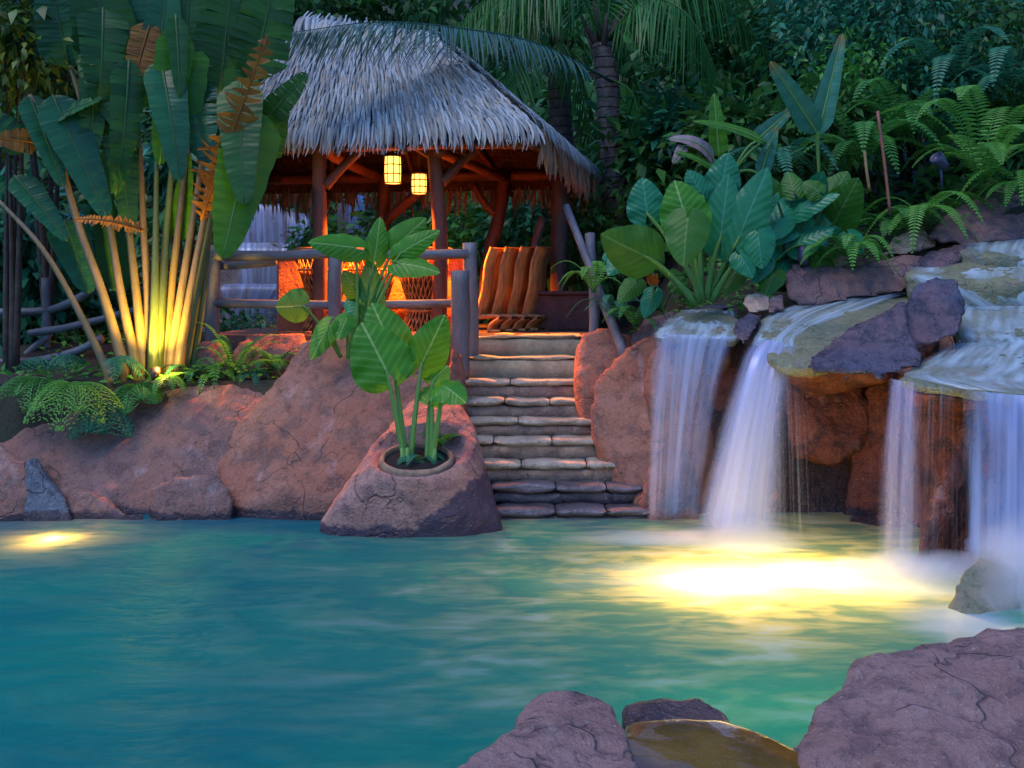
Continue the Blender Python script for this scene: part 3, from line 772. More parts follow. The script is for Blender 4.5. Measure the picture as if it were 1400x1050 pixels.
sheet('stream', [((1490, 462, 8.5), (1290, 470, 8.6)), ((1490, 500, 7.7), (1250, 498, 8.1)), ((1490, 525, 7.2), (1225, 512, 7.8)), ((1490, 548, 6.9), (1300, 530, 7.3)), ], FLOW,
      'milky sheet of water spread over the right shelf', 'stream', seed=10)
sheet('stream', [((1310, 420, 9.3), (1490, 416, 9.25)), ((1308, 445, 8.85), (1490, 458, 8.5)), ((1306, 462, 8.62), (1490, 470, 8.42)), ((1306, 478, 8.6), (1490, 490, 8.38))], FLOW,
      'cascade water tumbling over the lowest step onto the right shelf', 'stream', seed=11)
sheet('stream', [((1240, 360, 10.1), (1490, 348, 10.1)), ((1236, 370, 9.75), (1490, 384, 9.3)), ((1240, 380, 9.6), (1490, 400, 9.2)), ((1310, 425, 9.45), (1490, 425, 9.15))], FLOW,
      'cascade water falling from the middle algae step', 'stream', seed=12)
sheet('stream', [((1335, 322, 10.5), (1490, 314, 10.6)), ((1310, 338, 10.05), (1490, 348, 9.72)), ((1320, 352, 9.9), (1490, 362, 9.65)), ((1330, 366, 9.9), (1490, 374, 9.6))], FLOW,
      'cascade water spilling over the uppermost step', 'stream', seed=13)
sheet('stream', [((1395, 270, 10.9), (1490, 262, 10.9)), ((1375, 290, 10.6), (1490, 282, 10.6)), ((1350, 318, 10.45), (1490, 318, 10.45))], FLOW,
      'white rush of water entering at the top right of the cascade', 'stream', seed=14)
# spray cloud round the mossy boulder: real airborne droplets
def spray_cloud(c0, rx, ry, rz_, dens, label, nz=2.6, sd_=0.0):
    m = MB(); rows = []
    for i in range(13):
        th = i / 12 * math.pi
        rows.append([c0 + V((rx * math.sin(th) * math.cos(ph), ry * math.sin(th) * math.sin(ph), rz_ * math.cos(th))) for ph in [-2 * math.pi * k / 24 for k in range(24)]])
    m.grid(rows, None, close=True)
    t = NT('spray_droplets'); p = t.pos()
    q = t.scale(t.n('VectorMath', {0: p, 1: tuple(c0)}, operation='SUBTRACT').outputs[0], (1 / rx, 1 / ry, 1 / rz_))
    r = t.n('VectorMath', {0: q}, operation='LENGTH').outputs['Value']
    n = t.noise(t.n('VectorMath', {0: p, 1: (sd_, 0, 0)}, operation='ADD').outputs[0], nz, 3, .5)
    d = t.math('MULTIPLY', t.rng(t.math('ADD', r, t.math('MULTIPLY', t.math('SUBTRACT', n, .5), .9)), .15, .98, 1, 0), dens)
    vol = t.n('VolumePrincipled', {'Color': (.93, .96, 1.0), 'Density': d, 'Anisotropy': .1}).outputs[0]
    t.t.links.new(vol, t.out.inputs['Volume'])
    return tag(m.build('spray', t.m, origin=c0), label, 'spray')
c0 = at(1425, 840, 6.6); c0.z = .12
spray_cloud(c0, .58, .5, .55, 6, 'white cloud of spray billowing over the mossy boulder')
c0 = at(1250, 800, 7.15); c0.z = .02
spray_cloud(c0, .85, .36, .20, 8, 'low veil of spray where the narrow pink fall meets the pool', sd_=4)
c0 = at(1010, 742, 8.15); c0.z = .02
spray_cloud(c0, .75, .30, .20, 4, 'low veil of spray at the foot of the main waterfall', sd_=8)
# ------------------------------------------------------------------ thatched hut
FLOOR = at(0, 459, 11.3).z
hut = empty('thatched_hut', (-1.2, 13, FLOOR), 'open log hut with a shaggy grey palm-thatch hip roof', 'hut')
LOG = plain('log_redbrown', (.12, .042, .025), .6, scale=4, c2=(.06, .022, .014), bump=.6, stretch=(1, 1, .35), bdist=.015)
LOGD = plain('log_dark', (.06, .03, .022), .6, scale=4, c2=(.03, .015, .012), bump=.6, stretch=(1, 1, .35), bdist=.015)
def thatch_mat(name, c1, c2, c3):
    t = NT(name)
    a = t.n('Attribute', attribute_name='uvw').outputs['Vector']; u, v, r = t.sep(a)[0:3]
    isl = t.n('NewGeometry').outputs['Random Per Island']
    col = t.mix(t.rng(isl, .1, .9), c1, c2)
    col = t.mix(t.rng(t.math('FRACT', t.math('MULTIPLY', isl, 13.7)), .72, .95), col, c3)
    col = t.mix(t.math('MULTIPLY', t.rng(t.noise(t.scale(t.pos(), (1, 1, .2)), 40, 3), .5, .7), .4), col, tuple(q * .5 for q in c2))
    d = t.pbr(Base_Color=col, Roughness=.55)
    tr = t.n('BsdfTranslucent', {0: col}).outputs[0]
    return t.done(t.n('MixShader', {0: .18, 1: d, 2: tr}).outputs[0])
THATCH = thatch_mat('thatch_grey', (.36, .43, .43), (.13, .165, .17), (.33, .30, .22))
FRINGE = thatch_mat('thatch_brown', (.24, .15, .08), (.13, .08, .045), (.33, .22, .12))
DECK = plain('thatch_underside', (.075, .04, .022), .9, scale=14, c2=(.035, .018, .01), bump=.9, bdist=.03)
eA, eB, eC, eD = at(322, 196, 11.4), at(740, 180, 11.0), at(826, 250, 15.0), at(330, 258, 15.4)
R1, R2 = at(418, 30, 13.1), at(598, 56, 13.0)


def strand(mb, p, down, out, side, L, w, curl, lift, rnd, hang):
    """One dry palm leaflet lying on the slope and curling off it."""
    n = 7; pts = []; q = V(p); d = V(down)
    for i in range(n + 1):
        s = i / n
        pts.append(q + out * (lift * math.sin(math.pi * min(1, s * 1.15))))
        dd_ = d.lerp(V((0, 0, -1)), min(1, hang * s * s)).normalized()
        q = q + (dd_ + side * curl * s * s).normalized() * (L / n)
    rows, ar = [], []
    for i, c in enumerate(pts):
        s = i / n; ww = w * (0.75 + .5 * s) * (1 - max(0, s - .72) / .28 * .85)
        t = (pts[min(i + 1, n)] - pts[max(i - 1, 0)]).normalized()
        sd_ = t.cross(out).normalized()
        rows.append([c - sd_ * ww, c + out * ww * .55, c + sd_ * ww]); ar.append([(-1, s, rnd), (0, s, rnd), (1, s, rnd)])
    mb.grid(rows, ar)


def thatch(mb, a, b, rt, lf, rows, dens, L=.42, w=.026, seed=0, sidecurl=-.35, first=0):
    """Layered strands over the roof face a-b (eave) to lf-rt (ridge)."""
    r = random.Random(seed)
    n = (b - a).cross(lf - a).normalized()
    if n.z < 0: n = -n
    for k in range(first, rows):
        t = k / rows
        e0, e1 = a.lerp(lf, t), b.lerp(rt, t)
        cnt = max(3, int((e1 - e0).length / dens))
        for j in range(cnt):
            u = (j + r.uniform(-.45, .45)) / cnt
            tt = min(1, max(.0, t + r.uniform(-.025, .03)))
            p0 = a.lerp(lf, tt).lerp(b.lerp(rt, tt), min(1, max(0, u)))
            up = lf.lerp(rt, u) - a.lerp(b, u)
            dn = -up.normalized()
            side = (b - a).normalized()
            ll = L * r.uniform(.8, 1.2)
            strand(mb, p0 - dn * (ll * .55) + n * (.05 + .02 * r.random()), dn, n, side, ll, w * r.uniform(.75, 1.15), sidecurl * (r.random() * 2.4 - .5) , r.uniform(.015, .055), r.random(),
                   r.uniform(.4, 1.0) * (1.1 if k == 0 else .62))


m = MB()
thatch(m, eA, eB, R2, R1, 19, .034, seed=1, L=.5, w=.0145)
thatch(m, eA + V((0, .05, -.02)), eB + V((0, .05, -.02)), R2, R1, 1, .026, L=.52, w=.0145, seed=11)
thatch(m, eB, eC, R2, R2, 19, .036, seed=2, sidecurl=.2, L=.5, w=.0145)
thatch(m, eD, eA, R1, R1, 12, .09, seed=3)
thatch(m, eC, eD, R1, R2, 8, .12, seed=4)
# ridge cap
for j in range(90):
    u = j / 89; p = R1.lerp(R2, u) + V((random.uniform(-.03, .03), 0, .07))
    for sgn in (-1, 1):
        strand(m, p, V((random.uniform(-.2, .2), sgn * .75, -.5)).normalized(), V((0, sgn * .4, .9)).normalized(), V((1, 0, 0)), .5, .026, random.uniform(-.3, .3), .04, random.random(), .6)
m.build('roof_thatch', THATCH, hut)
m = MB()
for a, b, sd_ in ((eC, eD, 5), (eB, eC, 6), (eD, eA, 7)):
    r = random.Random(sd_); ln = (b - a).length
    for j in range(int(ln / .022)):
        u = r.random(); p = a.lerp(b, u) + V((0, r.uniform(-.12, .12), r.uniform(-.06, .05)))
        strand(m, p, V((r.uniform(-.15, .15), r.uniform(-.1, .1), -1)).normalized(), V((r.uniform(-.5, .5), -1, .1)).normalized(), V((1, 0, 0)), r.uniform(.18, .5), .016, r.uniform(-.3, .3), .01, r.random(), .2)
m.build('thatch_fringe', FRINGE, hut)
m = MB(); th = V((0, 0, -.10))
top = [eA, eB, eC, eD, R1, R2]
ins = [q.lerp((eA + eB + eC + eD) / 4, .02) for q in top[:4]] + [R1, R2]
vs = ins + [q + th for q in ins]
m.add(vs, [(0, 1, 5, 4), (1, 2, 5), (2, 3, 4, 5), (3, 0, 4), (6, 10, 11, 7), (7, 11, 8), (8, 11, 10, 9), (9, 10, 6), (0, 6, 7, 1), (1, 7, 8, 2), (2, 8, 9, 3), (3, 9, 6, 0)])
m.build('roof_deck', DECK, hut, smooth=False)
# rafters under the roof
rt_ = random.Random(3)
def logpts(a, b, n=7, w=.03, sd_=0):
    return [a.lerp(b, i / n) + V((noise.noise(V((i * .9, sd_, 0))), noise.noise(V((i * .9, sd_, 5))), 0)) * w for i in range(n + 1)]
for i, (a, b) in enumerate([(eA.lerp(eB, u), R1.lerp(R2, u)) for u in (.12, .34, .56, .78, .98)] + [(eC.lerp(eD, u), R2.lerp(R1, u)) for u in (.03, .25, .5, .75)] + [(eB.lerp(eC, .5), R2)]):
    mm = MB(); mm.tube(logpts(a + V((0, 0, -.17)), b + V((0, 0, -.2)), sd_=i), .045, 7, wob=.15); mm.build('rafter', LOG, hut)


def log(name, pxs, rad, mat, parent, n=4, sides=9, wob=.12):
    pts = crom([at(*p) if not isinstance(p, V) else p for p in pxs], n)
    if hasattr(rad, '__len__'): rad = [rad[0] + (rad[1] - rad[0]) * i / (len(pts) - 1) for i in range(len(pts))]
    m = MB(); m.tube(pts, rad, sides, wob=wob); return m.build(name, mat, parent)


log('post', [(438, 185, 11.7), (436, 260, 11.7), (438, 340, 11.7), (437, 470, 11.7)], (.085, .095), LOG, hut)
log('post', [(527, 235, 14.6), (524, 300, 14.6), (527, 430, 14.6)], .10, LOG, hut)
log('post', [(592, 180, 11.8), (596, 240, 11.8), (602, 330, 11.8), (600, 470, 11.8)], (.085, .10), LOG, hut)
log('post', [(690, 235, 14.6), (684, 290, 14.5), (668, 350, 14.4), (662, 430, 14.4)], (.095, .10), LOG, hut)
log('post', [(768, 235, 13.4), (765, 320, 13.4), (764, 470, 13.4)], .125, LOGD, hut)
log('brace', [(445, 255, 11.7), (465, 232, 11.75), (492, 205, 11.8)], .06, LOG, hut)
log('brace', [(530, 300, 14.4), (552, 280, 14.2), (576, 260, 14.0)], .075, LOG, hut)
log('brace', [(682, 298, 14.5), (664, 280, 14.5), (645, 250, 14.5)], .06, LOG, hut)
log('brace', [(594, 215, 11.8), (570, 200, 11.9), (550, 185, 12.0)], .06, LOG, hut)
log('brace', [(604, 250, 11.8), (630, 222, 11.9), (650, 205, 11.9)], .06, LOG, hut)
log('brace', [(742, 298, 13.2), (728, 345, 13.1), (712, 385, 13.0)], .055, LOG, hut)
log('beam', [(345, 203, 11.7), (480, 200, 11.7), (610, 196, 11.6), (735, 196, 11.4)], .075, LOG, hut)
log('beam', [(350, 246, 14.8), (520, 243, 14.8), (690, 240, 14.7), (815, 240, 14.5)], .08, LOG, hut)
log('beam', [(735, 196, 11.4), (775, 220, 12.9), (812, 242, 14.6)], .075, LOG, hut)
log('beam', [(440, 205, 11.7), (480, 226, 13.2), (524, 245, 14.7)], .07, LOG, hut)
log('beam', [(598, 206, 11.7), (645, 226, 13.2), (690, 245, 14.6)], .07, LOG, hut)
m = MB(); m.box((-1.25, 13.75, FLOOR - .08), (5.0, 4.6, .16))
m.build('floor', plain('hut_floor', (.14, .09, .06), .7, scale=6), hut, smooth=False)
m = MB(); q0, q1 = at(722, 403, 13.0), at(812, 403, 13.0)
m.box(((q0.x + q1.x) / 2, 13.05, (q0.z + FLOOR) / 2), (q1.x - q0.x, .22, q0.z - FLOOR)); m.box(((q0.x + q1.x) / 2, 13.03, q0.z + .025), (q1.x - q0.x + .06, .3, .05))
m.build('low_wall', plain('low_wall_stone', (.15, .05, .035), .7, scale=7, bump=.8), hut, smooth=False, bevel=.02)

# ------------------------------------------------------------------ lanterns
ORANGE = (1.0, .27, .03)
PAPER = emit_mat('lantern_paper', (1.0, .43, .07), 2.0)
IRON = plain('lantern_frame', (.10, .04, .015), .5)
def lantern(px, py, Y, w, h, label, power):
    c = at(px, py, Y); s = Y / F; r, H = w * s / 2, h * s
    L = empty('hanging_lantern', c, label, 'lantern', 'paper lanterns hanging in the hut')
    m = MB(); m.lathe(c, [(r * .92, -H / 2), (r, -H * .2), (r, H * .2), (r * .92, H / 2)], 20); m.build('paper_shade', PAPER, L)
    m = MB()
    for k in range(8):
        a = k * math.pi / 4 + .2
        m.tube([c + V((math.cos(a) * r * 1.03, math.sin(a) * r * 1.03, -H / 2)), c + V((math.cos(a) * r * 1.06, math.sin(a) * r * 1.06, 0)), c + V((math.cos(a) * r * 1.03, math.sin(a) * r * 1.03, H / 2))], .007, 5)
    for zz in (-.5, -.17, .17, .5):
        pts = [c + V((math.cos(a) * r * 1.05, math.sin(a) * r * 1.05, zz * H)) for a in [i * math.pi / 12 for i in range(25)]]
        m.tube(pts, .008, 5)
    m.build('lantern_frame', IRON, L)
    m = MB(); m.lathe(c, [(0, H * .5 + .05), (r * .5, H * .5 + .04), (r * 1.1, H * .5), (r * 1.1, H * .5 - .015)], 16); m.build('cap', IRON, L)
    m = MB(); m.tube([c + V((0, 0, H / 2 + .04)), c + V((0, 0, H / 2 + .75))], .006, 5); m.build('cord', IRON, L)
    lamp('lantern_light', c + V((0, 0, -H / 2 - .09)), power, ORANGE, .06, spot=138, aim=c + V((0, 0, -3)), blend=.5)
lantern(537, 232, 12.1, 22, 37, 'glowing paper lantern hanging higher and further left under the thatch', 1100)
lantern(573, 251, 12.6, 20, 27, 'smaller glowing paper lantern hanging lower right beside the log brace', 1000)

# ------------------------------------------------------------------ bar, stools, chairs
WICK = plain('wicker', (.55, .26, .08), .45, scale=20, c2=(.25, .09, .025), bump=.4)
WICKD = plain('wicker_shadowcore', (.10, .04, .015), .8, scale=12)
RED = plain('bar_stone', (.34, .13, .06), .7, scale=4, c2=(.22, .08, .04), bump=.8, bdist=.02)
ctr = at(490, 459, 12.9); ctr.z = FLOOR
bar = empty('bar_counter', ctr, 'orange-lit stone bar with a dark wooden top under the lanterns', 'bar')
m = MB(); a, b = at(366, 344, 12.75), at(640, 344, 12.75)
slabbox(m, a.x, b.x, 12.55, 13.15, a.z - .07, a.z, 3, r=.02, nx=20); m.build('counter_top', LOGD, bar)
m = MB(); slabbox(m, at(440, 0, 12.8).x, b.x - .05, 12.72, 13.0, FLOOR, a.z - .07, 5, r=.01, nx=20); m.build('front_panel', RED, bar)
m = MB()
for x0, x1, x2, x3 in ((378, 432, 415, 380),):
    p = [at(378, 352, 12.6), at(402, 352, 12.6), at(416, 385, 12.6), at(425, 440, 12.6), at(422, 470, 12.6), at(378, 470, 12.6)]
    n = len(p); m.add(p + [q + V((0, .3, 0)) for q in p], [tuple(range(n))[::-1], tuple(range(n, 2 * n))] + [(i, (i + 1) % n, n + (i + 1) % n, n + i) for i in range(n)])
m.build('end_pier', RED, bar, smooth=False, bevel=.03)
# far left part of the counter seen behind the fence: a planter with leaves is built below


def stool(px, Y, label, rz=0.0):
    c = at(px, 459, Y); c.z = FLOOR
    S = empty('wicker_stool', c, label, 'stool', 'wicker tub stools at the bar')
    r = random.Random(px)
    prof = [(.30, 0), (.235, .12), (.185, .28), (.20, .42), (.26, .62), (.315, .80)]
    def rad(z):
        for (r0, z0), (r1, z1) in zip(prof[:-1], prof[1:]):
            if z <= z1 + 1e-6: return r0 + (r1 - r0) * (z - z0) / (z1 - z0)
        return prof[-1][0]
    m = MB()
    for fam in (-1, 1):
        for k in range(26):
            a0 = 2 * math.pi * k / 26
            m.tube([c + V((math.cos(a0 + fam * z * 1.15) * (rad(z) + .008 * fam), math.sin(a0 + fam * z * 1.15) * (rad(z) + .008 * fam), z)) for z in [i * .8 / 9 for i in range(10)]], .009, 4)
    m.build('basket', WICK, S)
    m = MB(); m.lathe(c, [(q[0] - .03, q[1]) for q in prof] + [(0, .78)], 20); m.build('core', WICKD, S)
    for z in (.01, .28, .8):
        m = MB(); m.tube([c + V((math.cos(a) * (rad(z) + .012), math.sin(a) * (rad(z) + .012), z)) for a in [i * math.pi / 14 for i in range(29)]], .018, 6); m.build('ring', WICK, S)
    m = MB(); A0, A1 = rz - 2.0, rz + 2.0
    for fam in (-1, 1):
        for k in range(18):
            a0 = A0 + (A1 - A0) * k / 17
            pts = []
            for i in range(6):
                a = a0 + fam * i * .05; z = .8 + .26 * i / 5
                if A0 - .02 <= a <= A1 + .02: pts.append(c + V((math.cos(a) * (.315 + .04 * i / 5), math.sin(a) * (.315 + .04 * i / 5), z)))
            if len(pts) > 2: m.tube(pts, .009, 4)
    m.tube([c + V((math.cos(a) * .36, math.sin(a) * .36, 1.06)) for a in [A0 + (A1 - A0) * i / 24 for i in range(25)]], .022, 6)
    m.build('backrest', WICK, S)
stool(444, 12.2, 'wicker tub stool behind the middle fence post at the left end of the bar', R(-80))
stool(508, 12.25, 'wicker tub stool half hidden by the elephant ear leaves before the bar', R(-90))
stool(578, 12.15, 'wicker tub stool in front of the bar near the gate post', R(-70))
RATT = plain('rattan_gloss', (.60, .25, .07), .25, scale=9, c2=(.30, .11, .035), bump=.35, stretch=(1, 1, .3))
for i, (dx, Y) in enumerate([(0, 12.2), (21, 12.35), (42, 12.5), (63, 12.65)]):
    prof = crom([at(p[0] + dx, p[1] + i * -.5, Y) for p in [(672, 338), (664, 362), (661, 392), (655, 418), (652, 434)]], 6)
    seat = crom([at(p[0] + dx, p[1], Y) for p in [(652, 434), (672, 432), (692, 432), (697, 435)]], 5) if i < 3 else None
    seat = crom([at(p[0] + dx * .82, p[1], Y) for p in [(652, 434), (664, 432), (676, 432), (682, 435)]], 5)
    leg = crom([at(p[0] + dx * .82, p[1], Y) for p in [(682, 435), (671, 443), (668, 452), (676, 460.5), (684, 463)]], 5)
    for q in leg: q.z = max(q.z, FLOOR + .02)
    c = V((leg[-1].x, Y, FLOOR))
    K = empty('rattan_chair', c, ['curved glossy rattan chair first from the left in the row by the bar end', 'curved glossy rattan chair second from the left in the row by the bar end',
                                  'curved glossy rattan chair third from the left in the row by the bar end', 'curved glossy rattan chair on the right end of the row by the bar'][i], 'chair', 'rattan chairs in a row beside the bar')
    wd = .46
    def ribbon(pts, th, name, wv=V((.5, 1, 0)).normalized()):
        m = MB(); N = len(pts)
        nr = []
        for k in range(N):
            t = (pts[min(k + 1, N - 1)] - pts[max(k - 1, 0)]).normalized(); nr.append(t.cross(wv).normalized())
        rows = []
        for k in range(N):
            rows.append([pts[k] + nr[k] * th + wv * .0, pts[k] + nr[k] * (th * .6) + wv * wd * .5, pts[k] + nr[k] * th + wv * wd, pts[k] - nr[k] * th + wv * wd, pts[k] - nr[k] * th])
        m.grid(rows, None, close=True); m.f.append(tuple(range(5))); m.f.append(tuple(reversed(range((N - 1) * 5, N * 5))))
        return m.build(name, RATT, K)
    ribbon(prof, .024, 'backrest'); ribbon(seat, .026, 'seat'); ribbon(leg, .024, 'leg')
    for nm, pl in (('backrest_rail', prof), ('leg_rail', leg)):
        for off in (0, wd):
            m = MB(); m.tube([q + V((.5, 1, 0)).normalized() * off for q in pl], .022, 8, wob=.1); m.build(nm, RATT, K)

# ------------------------------------------------------------------ log fences and hand rail
GREY = plain('weathered_log', (.15, .155, .17), .6, scale=5, c2=(.085, .085, .10), bump=.7, stretch=(1, 1, .3), bdist=.012)
GREYH = plain('weathered_rail', (.14, .15, .17), .6, scale=5, c2=(.075, .08, .095), bump=.7, stretch=(.25, 1, 1), bdist=.012)
fen = empty('log_fence', at(458, 480, 10.9), 'grey-blue log fence with two rails between hut bar and big boulder', 'fence')
log('post', [(292, 345, 11.1), (290, 420, 11.1), (291, 500, 11.1)], .085, GREY, fen)
log('post', [(459, 352, 10.95), (458, 420, 10.95), (460, 500, 10.95)], .078, GREY, fen)
log('post', [(642, 332, 11.1), (644, 400, 11.1), (645, 505, 11.1)], .085, GREY, fen)
log('post', [(629, 370, 10.75), (630, 440, 10.75), (628, 525, 10.75)], .108, GREY, fen)
log('rail', [(280, 349, 11.08), (380, 350, 11.0), (460, 346, 10.98), (560, 349, 11.0), (640, 347, 11.05)], .058, GREYH, fen, wob=.18)
log('rail', [(284, 364, 11.2), (330, 363, 11.2), (378, 358, 11.2)], .045, GREYH, fen, wob=.18)
log('rail', [(285, 414, 11.08), (380, 416, 11.0), (460, 417, 10.98), (560, 416, 11.0), (640, 414, 11.05)], .052, GREYH, fen, wob=.18)
fl = empty('log_fence', at(60, 520, 11.3), 'crooked grey branch fence with sagging rails left of the lit stems', 'fence')
log('rail', [(-60, 428, 11.3), (0, 427, 11.3), (60, 425, 11.3), (100, 412, 11.3), (135, 390, 11.3)], .05, GREYH, fl, wob=.2)
log('rail', [(40, 456, 11.2), (90, 448, 11.2), (140, 436, 11.2), (200, 420, 11.2)], .045, GREYH, fl, wob=.2)
log('rail', [(-60, 497, 11.1), (0, 496, 11.1), (60, 492, 11.1), (110, 478, 11.1), (140, 462, 11.1)], .05, GREYH, fl, wob=.2)
log('post', [(62, 380, 11.3), (64, 450, 11.3), (60, 540, 11.3)], .05, GREY, fl, wob=.2)
log('brace', [(-10, 530, 11.2), (30, 490, 11.2), (70, 455, 11.25)], .04, GREY, fl, wob=.2)
hr = empty('hand_rail', at(850, 490, 10.2), 'slanting weathered log hand rail on the right side of the steps', 'hand rail')
log('rail', [(774, 282, 11.6), (800, 348, 11.1), (828, 420, 10.6), (857, 494, 10.15)], (.045, .058), GREY, hr, wob=.12)
log('post', [(806, 320, 11.2), (812, 400, 11.0), (812, 452, 10.9), (812, 480, 10.85)], .06, GREY, hr)

# ------------------------------------------------------------------ waterfall far behind the hut
cas = empty('rock_cascade', at(360, 440, 17), 'tiered rock cascade with a blue waterfall behind the fence at the left of the hut', 'cascade')
RKX = rock_mat('rock_back', (.16, .12, .11), (.12, .10, .09), (.08, .06, .06), wet=-1, seed=37)
for i, h in enumerate([
    [(300, 284, 17.2), (395, 282, 17.2), (430, 300, 17.1), (400, 340, 16.9), (300, 340, 16.9), (360, 280, 18.2)],
    [(280, 335, 16.6), (440, 335, 16.6), (440, 395, 16.3), (280, 395, 16.3), (360, 335, 17.4)],
    [(270, 392, 16.0), (440, 390, 16.0), (445, 470, 15.8), (270, 470, 15.8), (360, 390, 16.9)]]):
    rock('rock_tier', [low(h, 1.2)], RKX, None, seed=60 + i, parent=cas, vox=.09, amp=.09)
FB = fall_mat('fall_back', 20, 1.0, low=.1, sharp=.2, col=(.5, .66, .95), fade=.15)
def child_sheet(rows, **k):
    o = sheet('falling_water', rows, FB, None, None, **k)
    l = o.location.copy(); o.parent = cas; o.location = l - cas.location
    for k_ in ('label', 'category'):
        if k_ in o: del o[k_]
child_sheet([((316, 279, 17.0), (388, 279, 17.0)), ((312, 284, 16.85), (392, 284, 16.85)), ((312, 315, 16.75), (394, 315, 16.75)), ((312, 345, 16.7), (396, 345, 16.7))], seed=21)
child_sheet([((392, 290, 17.0), (424, 292, 17.0)), ((392, 300, 16.9), (424, 300, 16.9)), ((392, 318, 16.8), (426, 318, 16.8)), ((392, 345, 16.7), (426, 345, 16.7))], seed=22)
child_sheet([((318, 332, 16.5), (400, 332, 16.5)), ((316, 340, 16.25), (402, 340, 16.25)), ((320, 365, 16.15), (395, 365, 16.15)), ((325, 398, 16.05), (390, 398, 16.05))], seed=23)
child_sheet([((300, 388, 15.9), (420, 388, 15.9)), ((298, 394, 15.7), (420, 394, 15.7)), ((298, 420, 15.6), (400, 420, 15.6)), ((300, 445, 15.5), (400, 445, 15.5))], seed=24)
c2 = empty('rock_cascade', at(490, 340, 17.5), 'small pale waterfall seen through the hut between two log posts', 'cascade')
rock('rock_tier', [low([(462, 270, 18), (520, 268, 18), (530, 350, 17.6), (455, 350, 17.6), (490, 265, 19)], 1.2)], RKX, None, seed=66, parent=c2, vox=.09, amp=.08)
cas = c2
child_sheet([((472, 268, 17.9), (500, 268, 17.9)), ((470, 275, 17.7), (502, 275, 17.7)), ((470, 300, 17.6), (505, 300, 17.6)), ((468, 340, 17.5), (508, 340, 17.5))], seed=25)
# uplight behind the leaves at the foot of the fan palm
pl_ = at(212, 512, 9.95)
us = empty('garden_spotlight', pl_, 'small lit garden spotlight glowing at the foot of the fan of stems', 'spotlight')
m = MB(); m.tube([pl_ + V((0, .0, -.25)), pl_ + V((0, 0, -.03))], .012, 6); m.build('stake', IRON, us)
ax = (at(206, 430, 10.35) - pl_).normalized(); q = V((0, 0, 1)).rotation_difference(ax).to_matrix()
m = MB(); m.lathe(pl_, [(0, -.05), (.04, -.05), (.055, .06), (.05, .06), (.0, .045)], 14, tilt=q); m.build('housing', IRON, us)
m = MB(); m.lathe(pl_, [(0, .052), (.046, .052), (.046, .048)], 14, tilt=q); m.build('lens', emit_mat('spot_lens', (1, .72, .2), 10), us)
lamp('palm_uplight', pl_ + ax * .09, 170, (1.0, .56, .06), .04, spot=95, aim=at(206, 360, 10.45), blend=.8)
lamp('palm_uplight', pl_ + ax * .12 + V((.1, -.03, .02)), 8, (1.0, .62, .10), .04)
# ------------------------------------------------------------------ plants: builders
EYE = V((0, 0, CAMZ))
def facing(p, up=.5):
    return ((EYE - p).normalized() + V((0, 0, up))).normalized()


def ear_blade(P, T, W, N, cup=.16, droop=.12, wave=.045, rnd=0.0, lobe=.32, nv=22, nu=6):
    """Heart-shaped blade: P is where the stalk joins, T the tip, W the full width."""
    D = T - P; L = D.length; D.normalize()
    N = (N - D * N.dot(D)).normalized(); S = D.cross(N)
    m = MB()
    for sg in (-1, 1):
        rows, ar = [], []
        for i in range(nv + 1):
            vp = i / nv; v = vp * (1 + lobe) - lobe
            f = max(0.0, math.sin(math.pi * min(1, vp ** .70))) ** .6 * (1 - .12 * vp)
            outer = W / 2 * f
            inner = min(outer, W * .5 * .16 * max(0, -v / lobe) ** .8) if v < 0 else 0
            row, a = [], []
            for k in range(nu + 1):
                u = k / nu; x = inner + (outer - inner) * u; uu = x / (W / 2)
                z = -cup * W * uu * uu - droop * L * max(0, v) ** 2 + .10 * L * v * (1 - v) - (.25 * droop * L * (v / lobe) ** 2 if v < 0 else 0)
                z += wave * W * uu ** 2 * math.sin(v * 15 + rnd * 40 + sg) + .02 * W * noise.noise(V((uu * 3, v * 4, rnd * 50)))
                z += .006 * W * math.sin((v - uu * .3) * 8.5 * 1.3 * 6.28) * min(1, uu * 3) * (1 - uu)
                row.append(P + D * (v * L) + S * (sg * x) + N * z); a.append((sg * uu, vp, rnd))
            rows.append(row if sg > 0 else row[::-1]); ar.append(a if sg > 0 else a[::-1])
        m.grid(rows, ar)
    return m


EAR = leaf_mat('ear_leaf_green', (.075, .31, .018), (.04, .20, .016), 1, .34, .38, veincol=(.30, .50, .16))
EARB = leaf_mat('ear_leaf_teal', (.022, .22, .085), (.012, .14, .062), 1, .2, .3, veincol=(.06, .26, .16))
EARD = leaf_mat('ear_leaf_dull', (.05, .19, .018), (.03, .12, .014), 1, .3, .45, veincol=(.12, .24, .07))
STALK = leaf_mat('leaf_stalk_green', (.14, .32, .07), (.10, .25, .06), 0, .15, .4)
STALKD = leaf_mat('leaf_stalk_dark', (.05, .14, .03), (.035, .09, .025), 0, .1, .5)


